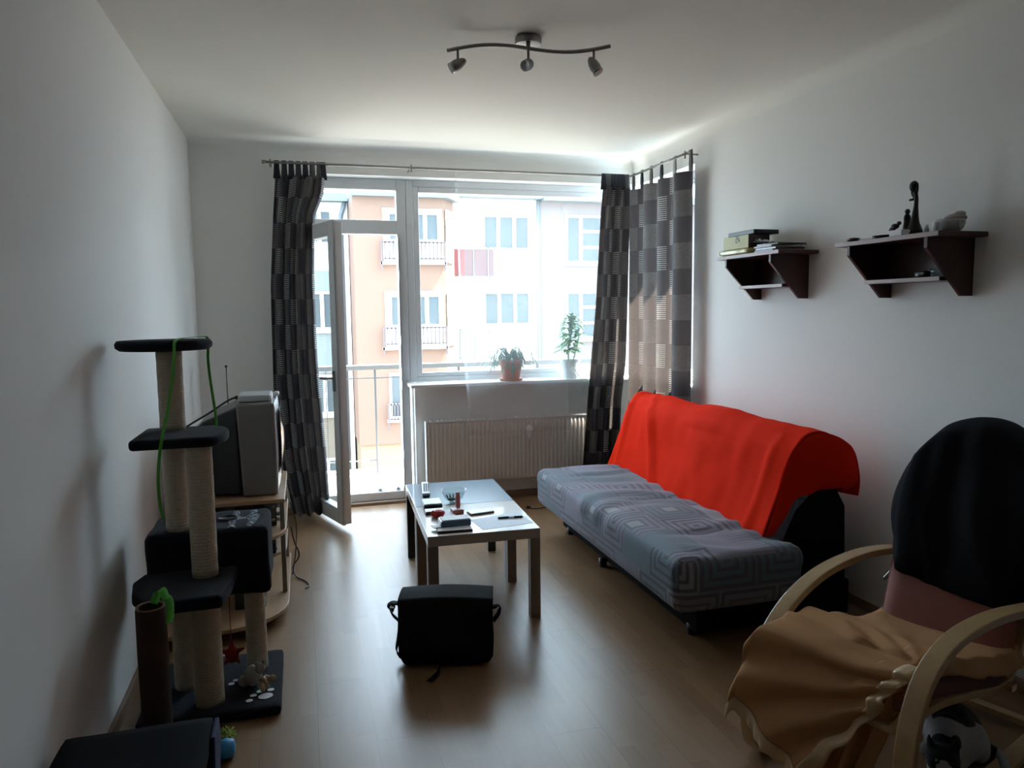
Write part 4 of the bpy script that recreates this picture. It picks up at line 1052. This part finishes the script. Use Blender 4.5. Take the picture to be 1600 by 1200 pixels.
MB().rbox((2.495, 3.822, ZS + .017), (.085, .150, .0155), .010, (8, 12, 4), lambda q: .003 * nz(q.x * 30, q.y * 30)).build('pack_body', M['yellowfilm'], o, smooth=True, weld=True)
o = thing('cardboard_box', 'pale yellow printed box on the wall shelf near the window', 'box', (2.50, 3.815, ZS + .034))
MB().box(2.425, 2.56, 3.690, 3.945, ZS + .034, ZS + .108).build('carton', M['boxart'], o, bevel=.002)
MB().box(2.425, 2.56, 3.688, 3.690, ZS + .035, ZS + .107).build('end_flap', M['mahog'], o)
tag(MB().box(2.44, 2.60, 3.66, 3.92, ZS + .109, ZS + .133).build('black_case', M['black'], None, bevel=.003), 'flat black case lying on top of the pale yellow box', 'case')
cds = [(2.53, 3.56, 0, 0), (2.535, 3.555, .011, .05), (2.525, 3.56, .022, -.04), (2.54, 3.55, .033, .08)]
for i, (x, y, dz, a) in enumerate(cds):
    z0 = ZS + .001 + dz
    o = slab('disc_case', M['gloss'] if i % 2 else M['ceramic'], rectT(x, y, .19, .17, a), z0, z0 + .010, None, .001)
    tag(o, 'flat case in the messy dark stack on the wall shelf near the window', 'case', 'stack of flat cases on the wall shelf')
def crump(u, v): return (2.44 + .10 * u, 3.60 + .07 * v, ZS + .049 + .030 * abs(nz(u * 3, v * 3, 2)) + .012 * (1 - u))
tag(MB().grid(crump, 10, 10).build('plastic_bag', M['silver'], None, solid=.001), 'crumpled clear plastic wrapper on the stack of cases', 'wrapper')
Z2 = ZS - .007
m = MB(); m.ell((2.455, 2.895, Z2 + .010), (.028, .035, .010), 12, 8); tag(m.build('pouch', M['mahog'], None, smooth=True), 'small reddish flat item at the window end of the near shelf', 'pouch')
tag(slab('folded_note', M['paper'], rectT(2.455, 2.80, .05, .07, .2), Z2 + .0005, Z2 + .006), 'small white folded note on the near wall shelf', 'note')
m = MB(); m.lathe([(0, .004), (.03, .003), (.055, .012), (.058, .016), (.05, .014), (.028, .007), (0, .006)], (2.49, 2.735, Z2 - .002), 22); tag(m.build('small_dish', M['bronze'], None, smooth=True), 'shallow dark dish on the near wall shelf', 'dish')
o = thing('figurine', 'tiny dark crouching figurine beside the tall statuette', 'figurine', (2.46, 2.66, Z2))
m = MB(); m.lathe([(.014, 0), (.010, .006), (.008, .03), (.012, .035)], (2.46, 2.665, Z2), 12); m.ell((2.46, 2.655, Z2 + .045), (.015, .018, .012), 12, 8); m.ell((2.462, 2.636, Z2 + .056), (.009, .009, .009), 10, 8); m.tube([(2.46, 2.67, Z2 + .045), (2.46, 2.685, Z2 + .03)], .005, 6)
m.build('statue', M['bronze'], o, smooth=True)
o = thing('white_block', 'small white box in front of the tall dark statuette', 'box', (2.45, 2.62, Z2))
MB().box(2.425, 2.47, 2.582, 2.650, Z2, Z2 + .025).build('carton', M['paper'], o, bevel=.002)
o = thing('statuette', 'tall slender dark statuette of a figure on the near wall shelf', 'statuette', (2.50, 2.59, Z2))
m = MB(); sx_, sy_ = 2.50, 2.60
m.lathe([(.0, 0), (.042, 0), (.040, .012), (.034, .018)], (sx_, sy_, Z2), 18); m.build('plinth', M['bronze'], o, smooth=True)
m = MB()
m.tube(smoothpath([(sx_, sy_ - .008, Z2 + .015), (sx_, sy_ - .008, Z2 + .05), (sx_, sy_ - .010, Z2 + .09), (sx_, sy_ - .012, Z2 + .13), (sx_, sy_ - .012, Z2 + .158), (sx_, sy_ - .006, Z2 + .18)], 4),
       [.034, .032, .029, .025, .021, .018, .016, .0145, .013, .012, .0105, .0095, .009, .009, .009, .0085, .008, .008, .0085, .009, .009], 12)
m.ell((sx_, sy_ + .003, Z2 + .205), (.018, .019, .024), 12, 8)
m.tube(smoothpath([(sx_, sy_ - .014, Z2 + .215), (sx_, sy_ - .016, Z2 + .19), (sx_, sy_ - .010, Z2 + .165)], 4), .005, 6)
m.tube(smoothpath([(sx_, sy_ + .014, Z2 + .20), (sx_, sy_ + .010, Z2 + .175), (sx_, sy_ - .004, Z2 + .155)], 4), .005, 6)
m.tube([(sx_, sy_ - .008, Z2 + .152), (sx_ - .01, sy_ + .014, Z2 + .150)], .005, 6)
m.ell((sx_ - .01, sy_ + .022, Z2 + .075), (.016, .012, .022), 10, 8); m.ell((sx_ - .01, sy_ + .022, Z2 + .103), (.011, .011, .012), 10, 8); m.tube([(sx_ - .01, sy_ + .024, Z2 + .015), (sx_ - .01, sy_ + .022, Z2 + .065)], [.016, .013], 8)
m.build('statue', M['bronze'], o, smooth=True)
o = thing('small_bottle', 'tiny glass bottle between the statuette and the cup', 'bottle', (2.46, 2.49, Z2))
MB().lathe([(.0, 0), (.010, 0), (.010, .018), (.006, .022), (.006, .027)], (2.46, 2.488, Z2), 12).build('body', M['ceramic'], o, smooth=True); MB().lathe([(.007, .027), (.007, .034), (0, .034)], (2.46, 2.488, Z2), 12).build('cap', M['white'], o, smooth=True)
o = thing('white_tin', 'white lidded tin standing at the front of the near shelf', 'tin', (2.45, 2.415, Z2))
MB().lathe([(0, 0), (.016, 0), (.0165, .034), (.014, .038), (0, .038)], (2.44, 2.418, Z2), 16).build('body', M['white'], o, smooth=True)
o = thing('ceramic_bowl', 'grey ceramic bowl heaped with a cloth at the camera end', 'bowl', (2.52, 2.42, Z2))
MB().lathe([(0, 0), (.032, 0), (.048, .016), (.054, .038), (.052, .050), (.048, .048), (.04, .02), (0, .008)], (2.53, 2.44, Z2), 24).build('body', M['ceramic'], o, smooth=True)
m = MB()
m.ell((2.545, 2.43, Z2 + .055), (.040, .042, .018), 14, 8); m.ell((2.55, 2.415, Z2 + .070), (.022, .022, .012), 12, 8); m.build('contents', M['mousegrey'], o, smooth=True)
m = MB(); m.tube(smoothpath([(2.52, 2.392, Z2 + .045), (2.52, 2.382, Z2 + .03), (2.525, 2.39, Z2 + .012)], 4), .005, 8); m.build('handle', M['ceramic'], o, smooth=True)
ZL = ZS - .008 - .173
o = thing('glass_dish', 'clear glass dish on the lower board of the near shelf', 'dish', (2.56, 2.56, ZL)); MB().lathe([(0, 0), (.03, 0), (.045, .035), (.042, .035), (.027, .005), (0, .005)], (2.57, 2.515, ZL), 20).build('body', M['bowlglass'], o, smooth=True)
o = thing('trinket', 'small dark object on the lower board of the near shelf', 'trinket', (2.56, 2.60, ZL)); MB().rbox((2.565, 2.605, ZL + .014), (.018, .03, .014), .008, (5, 6, 5)).build('body', M['bronze'], o, smooth=True, weld=True)
MB().lathe([(0, 0), (.006, 0), (.006, .004), (0, .004)], (2.54, 2.605, ZL + .006), 10).build('stud', M['chrome'], o)

# ------------------------------------------------------------------ ceiling spotlights
lamp = thing('ceiling_lamp', 'nickel ceiling lamp with a wavy bar and three small spotlights', 'ceiling lamp', (1.0, 3.2, H))
MB().lathe([(.0, -.002), (.058, -.002), (.06, -.010), (.058, -.034), (.0, -.036)], (1.022, 3.285, H), 32).build('canopy', M['dsteel'], lamp, smooth=True, bevel=.002)
A, Bv = Vector((.668, 3.355, 2.652)), Vector((1.349, 3.128, 2.652)); dv = (Bv - A); pn = Vector((-dv.y, dv.x, 0)).normalized()
bar = [A + dv * t + Vector((0, 0, 1)) * (.020 * math.sin(2 * PI * t) * (1 if t < .5 else 1.0)) for t in [i / 30 for i in range(31)]]
MB().tube(bar, .0085, 10).build('bar', M['dsteel'], lamp, smooth=True)
MB().tube([(1.010, 3.245, 2.685), (1.008, 3.240, 2.652)], .010, 10).build('stem', M['dsteel'], lamp, smooth=True)
def spot(t, dx, dy, dz):
    b = bar[int(t * 30)]; n = Vector((0, 0, -.055))
    st_ = MB().tube([b, b + n], .006, 8).build('spot_stem', M['dsteel'], lamp, smooth=True)
    d = Vector((dx, dy, dz)).normalized(); c = b + n + Vector((0, 0, -.012))
    prof = [(.006, -.040), (.014, -.032), (.022, -.010), (.025, .010), (.022, .026)]
    q = MB(); zq = d.to_track_quat('Z', 'Y').to_matrix(); seg = 20; vs = []
    for r, h in prof:
        for k in range(seg): g = 2 * PI * k / seg; vs.append(c + zq @ Vector((r * math.cos(g), r * math.sin(g), h)))
    q.add(vs, [(i * seg + k, i * seg + (k + 1) % seg, (i + 1) * seg + (k + 1) % seg, (i + 1) * seg + k) for i in range(4) for k in range(seg)] + [tuple(reversed(range(seg)))])
    hd_ = q.build('spot_head', M['dsteel'], lamp, smooth=True)
    q = MB(); vs = [c + zq @ Vector((.024 * math.cos(2 * PI * k / seg), .024 * math.sin(2 * PI * k / seg), hh)) for hh in (.026, .040) for k in range(seg)] + [c + zq @ Vector((.018 * math.cos(2 * PI * k / seg), .018 * math.sin(2 * PI * k / seg), .034)) for k in range(seg)]
    q.add(vs, [(k, (k + 1) % seg, seg + (k + 1) % seg, seg + k) for k in range(seg)] + [(seg + k, seg + (k + 1) % seg, 2 * seg + (k + 1) % seg, 2 * seg + k) for k in range(seg)] + [tuple(2 * seg + k for k in range(seg))])
    q.build('bulb_rim', M['chrome'], hd_, smooth=True)
spot(.067, -.85, .1, -.5); spot(.5, -.5, -.6, -.35); spot(.933, .35, -.25, -.75)

# ------------------------------------------------------------------ balcony
struct(MB().box(-1.6, 3.2, D + .34, 7.28, -.20, -.02).build('trim_5', M['balconytile']))
struct(MB().box(-.06, .83, 5.90, 6.05, -.1, .01).build('trim_6', M['balconytile']))
rl = thing('balcony_railing', 'grey metal balcony railing outside the window', 'railing', (.8, 7.08, 0))
MB().box(-1.6, 3.2, 7.04, 7.10, .965, 1.012).build('handrail', M['railpaint'], rl, bevel=.006)
for z, y in ((.885, 7.07), (.10, 7.07)):
    MB().tube([(-1.6, y, z), (3.2, y, z)], .006, 8).build('cross_wire', M['railpaint'], rl, smooth=True)
for x in (-.95, -.15, .655, 1.46, 2.26, 3.06):
    MB().box(x - .010, x + .010, 7.06, 7.08, .0, .965).build('post', M['railpaint'], rl, bevel=.003)
MB().box(.205 - .004, .205 + .004, 7.066, 7.074, .10, .965).build('baluster', M['railpaint'], rl)
for x in (-.95, -.15, .655, 1.46, 2.26, 3.06): MB().box(x - .012, x + .012, 7.055, 7.085, -.02, .0).build('foot_plate', M['railpaint'], rl)

# ------------------------------------------------------------------ houses across the courtyard
GZ = -6.5
struct(MB().box(-40, 45, 7.4, 60, GZ - .3, GZ).build('trim_7', M['pavement']))
def win(parent, x0, x1, z0, z1, y, cols, rows=1, fr=.09, name='window', depth=.10, split=None):
    m = MB(); m.box(x0, x0 + fr, y - .06, y + .02, z0, z1); m.box(x1 - fr, x1, y - .06, y + .02, z0, z1); m.box(x0 + fr, x1 - fr, y - .061, y + .02, z0, z0 + fr); m.box(x0 + fr, x1 - fr, y - .061, y + .02, z1 - fr, z1)
    for i in range(1, cols): c = lerp(x0, x1, i / cols) if not split else lerp(x0, x1, split); m.box(c - fr * .7, c + fr * .7, y - .055, y + .02, z0 + fr, z1 - fr)
    for j in range(1, rows): c = lerp(z0, z1, j / rows); a = x0 if not split else lerp(x0, x1, split); m.box(a, x1 - fr, y - .05, y + .02, c - fr * .6, c + fr * .6)
    m.box(x0 - .08, x1 + .08, y - .12, y + .02, z0 - .10, z0 - .002)
    w = m.build(name, M['btrim'], parent); MB().box(x0 + fr, x1 - fr, y - .02, y - .01, z0 + fr, z1 - fr).build('pane', M['bglass'], w); return w
def rail(parent, x0, x1, z0, z1, y, n, mat=None):
    m = MB(); m.box(x0, x1, y - .03, y + .0, z1 - .05, z1); m.box(x0, x1, y - .03, y, z0, z0 + .04)
    for i in range(n + 1): x = lerp(x0, x1, i / n); m.box(x - .015, x + .015, y - .03, y, z0, z1)
    m.box(x0 - .02, x0 + .03, y - .04, y, z0 - .35, z1); m.box(x1 - .03, x1 + .02, y - .04, y, z0 - .35, z1)
    return m.build('railing', mat or M['brail'], parent)
b1 = thing('apartment_house', 'white and pale green apartment house at the far left behind the door', 'building', (-3, 29, GZ))
MB().box(-9, 1.66, 26, 33, 2.9, 5.15).build('upper_wall', M['bwhite'], b1); MB().box(-9, 1.66, 26, 33, -.55, 2.9).build('middle_wall', M['bgreen'], b1); MB().box(-9, 1.66, 26, 33, GZ, -.55).build('lower_wall', M['bbeige'], b1)
MB().box(1.20, 1.66, 25.97, 26.0, GZ, 5.15).build('corner_band', M['bwhite'], b1)
m = MB(); m.box(-9, 1.66, 25.6, 33, 5.15, 5.42); m.prism([(25.7, 5.42), (33.2, 5.42), (29.5, 5.9)], -9, 1.66, 'x'); m.build('roof', M['broof'], b1)
MB().tube([(1.42, 25.9, GZ), (1.42, 25.9, 4.7), (1.56, 25.8, 5.14)], .07, 10).build('downpipe', M['bpipe'], b1, smooth=True)
for x in (.28, -1.75, -3.8, -5.9):
    for z0, z1 in ((3.75, 4.92), (.90, 2.2), (-1.98, -.62), (-4.9, -3.5)): win(b1, x, x + .90 if x < 0 else 1.16, z0, z1, 26, 2)
b2 = thing('apartment_house', 'orange apartment house with a chamfered corner behind the balcony door', 'building', (3.2, 28, GZ))
fp = [(1.68, 24.0), (4.57, 24.0), (5.02, 24.7), (5.02, 24.86), (4.68, 24.87), (4.68, 33), (1.68, 33)]
MB().prism(fp, -2.78, 5.08).build('main_wall', M['borange'], b2)
MB().prism([(1.72, 24.12), (4.50, 24.12), (4.95, 24.8), (4.66, 24.87), (4.66, 33), (1.72, 33)], GZ, -2.78).build('base_wall', M['byellow'], b2)
m = MB(); m.prism([(1.68, 23.75), (4.70, 23.75), (5.20, 24.6), (5.20, 24.88), (4.68, 24.89), (4.68, 33), (1.68, 33)], 5.08, 5.28); m.build('roof', M['broof'], b2)
for z0, z1 in ((3.68, 4.74), (.98, 2.145)):
    lz = z0 - .62
    m = MB(); m.box(2.60, 4.50, 23.95, 24.0, lz, z1)
    c0, c1 = Vector((4.575, 23.98)), Vector((5.015, 24.68))
    vs = [(p.x + .02, p.y - .03, z) for p in (c0.lerp(c1, .06), c0.lerp(c1, .85)) for z in (lz, z1)]
    m.add(vs, [(0, 2, 3, 1)]); mm_ = m.build('white_bay', M['btrim'], b2)
    win(b2, 2.72, 3.35, z0, z1 - .1, 23.95, 1); win(b2, 3.45, 4.42, z0, z1 - .1, 23.95, 2); rail(b2, 2.52, 4.56, lz + .08, z0 + .02, 23.84, 16)
    m = MB()
    for k in range(7): m.ell((3.0 + k * .09, 23.86, z0 - .05 + .03 * math.sin(k * 2.1)), (.10, .08, .10), 8, 6)
    m.build('flower_box', M['leaf2'], b2, smooth=True)
    MB().box(2.5, 4.6, 23.80, 24.0, lz - .08, lz).build('ledge', M['btrim'], b2)
win(b2, 2.66, 3.55, -1.97, -.47, 24.0, 2); rail(b2, 2.6, 3.62, -1.98, -1.45, 23.84, 10)
win(b2, 2.66, 3.55, -5.0, -3.6, 24.12, 2)
b3 = thing('apartment_house', 'bright white apartment house with a red balcony seen through the big window', 'building', (6.7, 29, GZ))
MB().box(4.70, 8.46, 26, 33, GZ, 5.42).build('main_wall', M['bwhite'], b3)
m = MB(); m.box(4.70, 8.46, 25.6, 33, 5.42, 5.66); m.build('roof', M['broof'], b3)
for z0, z1 in ((3.62, 4.88), (.94, 2.18), (-1.85, -.55), (-4.8, -3.4)): win(b3, 6.30, 8.08, z0, z1, 26, 3)
MB().tube([(8.38, 25.92, GZ), (8.38, 25.92, 5.4)], .07, 10).build('downpipe', M['bpipe'], b3, smooth=True)
for zb, mat, mat2 in ((2.62, M['bred'], M['bpinkpanel']), (-.15, M['bpale'], M['bpale'])):
    MB().box(4.75, 6.75, 24.9, 26, zb - .24, zb).build('balcony_slab', M['btrim'], b3)
    MB().box(4.72, 5.42, 24.92, 24.95, zb + .02, zb + .95).build('balcony_panel', mat, b3)
    MB().box(5.42, 6.45, 24.92, 24.95, zb + .02, zb + .95).build('balcony_panel', mat2, b3)
    rail(b3, 4.72, 6.75, zb, zb + 1.02, 24.92, 4, M['bpipe'])
b4 = thing('apartment_house', 'pale pink apartment house at the right side of the big window', 'building', (12, 29, GZ))
MB().box(8.47, 18, 25.97, 33, GZ, 5.36).build('main_wall', M['bpink'], b4)
m = MB(); m.box(8.47, 18, 25.5, 33, 5.36, 5.62); m.build('roof', M['broof'], b4)
for x in (9.42, 12.6, 15.5):
    for z0, z1 in ((3.18, 4.92), (.40, 2.16), (-2.4, -.6)): win(b4, x, x + 1.75, z0, z1, 25.97, 2, 3, split=.34)

# ------------------------------------------------------------------ light
w = bpy.data.worlds.new('sky'); sc.world = w; w.use_nodes = True; nt = w.node_tree
bg = nt.nodes['Background']; bg.inputs[0].default_value = (.66, .84, 1.0, 1); bg.inputs[1].default_value = 4.6
sl = bpy.data.lights.new('sun', 'SUN'); sl.energy = 66; sl.angle = math.radians(1.0); sl.color = (1, .93, .83)
so = bpy.data.objects.new('sun', sl); COL.objects.link(so)
sd = Vector((-.44, .03, -.89)); so.rotation_euler = sd.to_track_quat('-Z', 'Y').to_euler(); so.location = (6, 0, 12)
# portals tell the sky light where the openings are (they give off nothing themselves)
def portal(loc, rot, sx, sy):
    l = bpy.data.lights.new('window_portal', 'AREA'); l.shape = 'RECTANGLE'; l.size = sx; l.size_y = sy; l.cycles.is_portal = True
    o = bpy.data.objects.new('window_portal', l); COL.objects.link(o); o.location = loc; o.rotation_euler = rot
portal((1.3, 5.93, 1.3), (-PI / 2, 0, 0), 2.8, 2.5)
portal((XR + .25, 5.25, 1.7), (0, PI / 2, 0), 1.6, 1.15)
vs = sc.view_settings; vs.view_transform = 'Standard'; vs.look = 'None'; vs.gamma = 1; vs.exposure = 1.22; vs.use_curve_mapping = False
cy = sc.cycles; cy.max_bounces = 14; cy.diffuse_bounces = 8; cy.glossy_bounces = 4; cy.transmission_bounces = 8; cy.transparent_max_bounces = 16
cy.sample_clamp_indirect = 6; cy.caustics_reflective = False; cy.caustics_refractive = False
try: cy.use_denoising = True
except Exception: pass
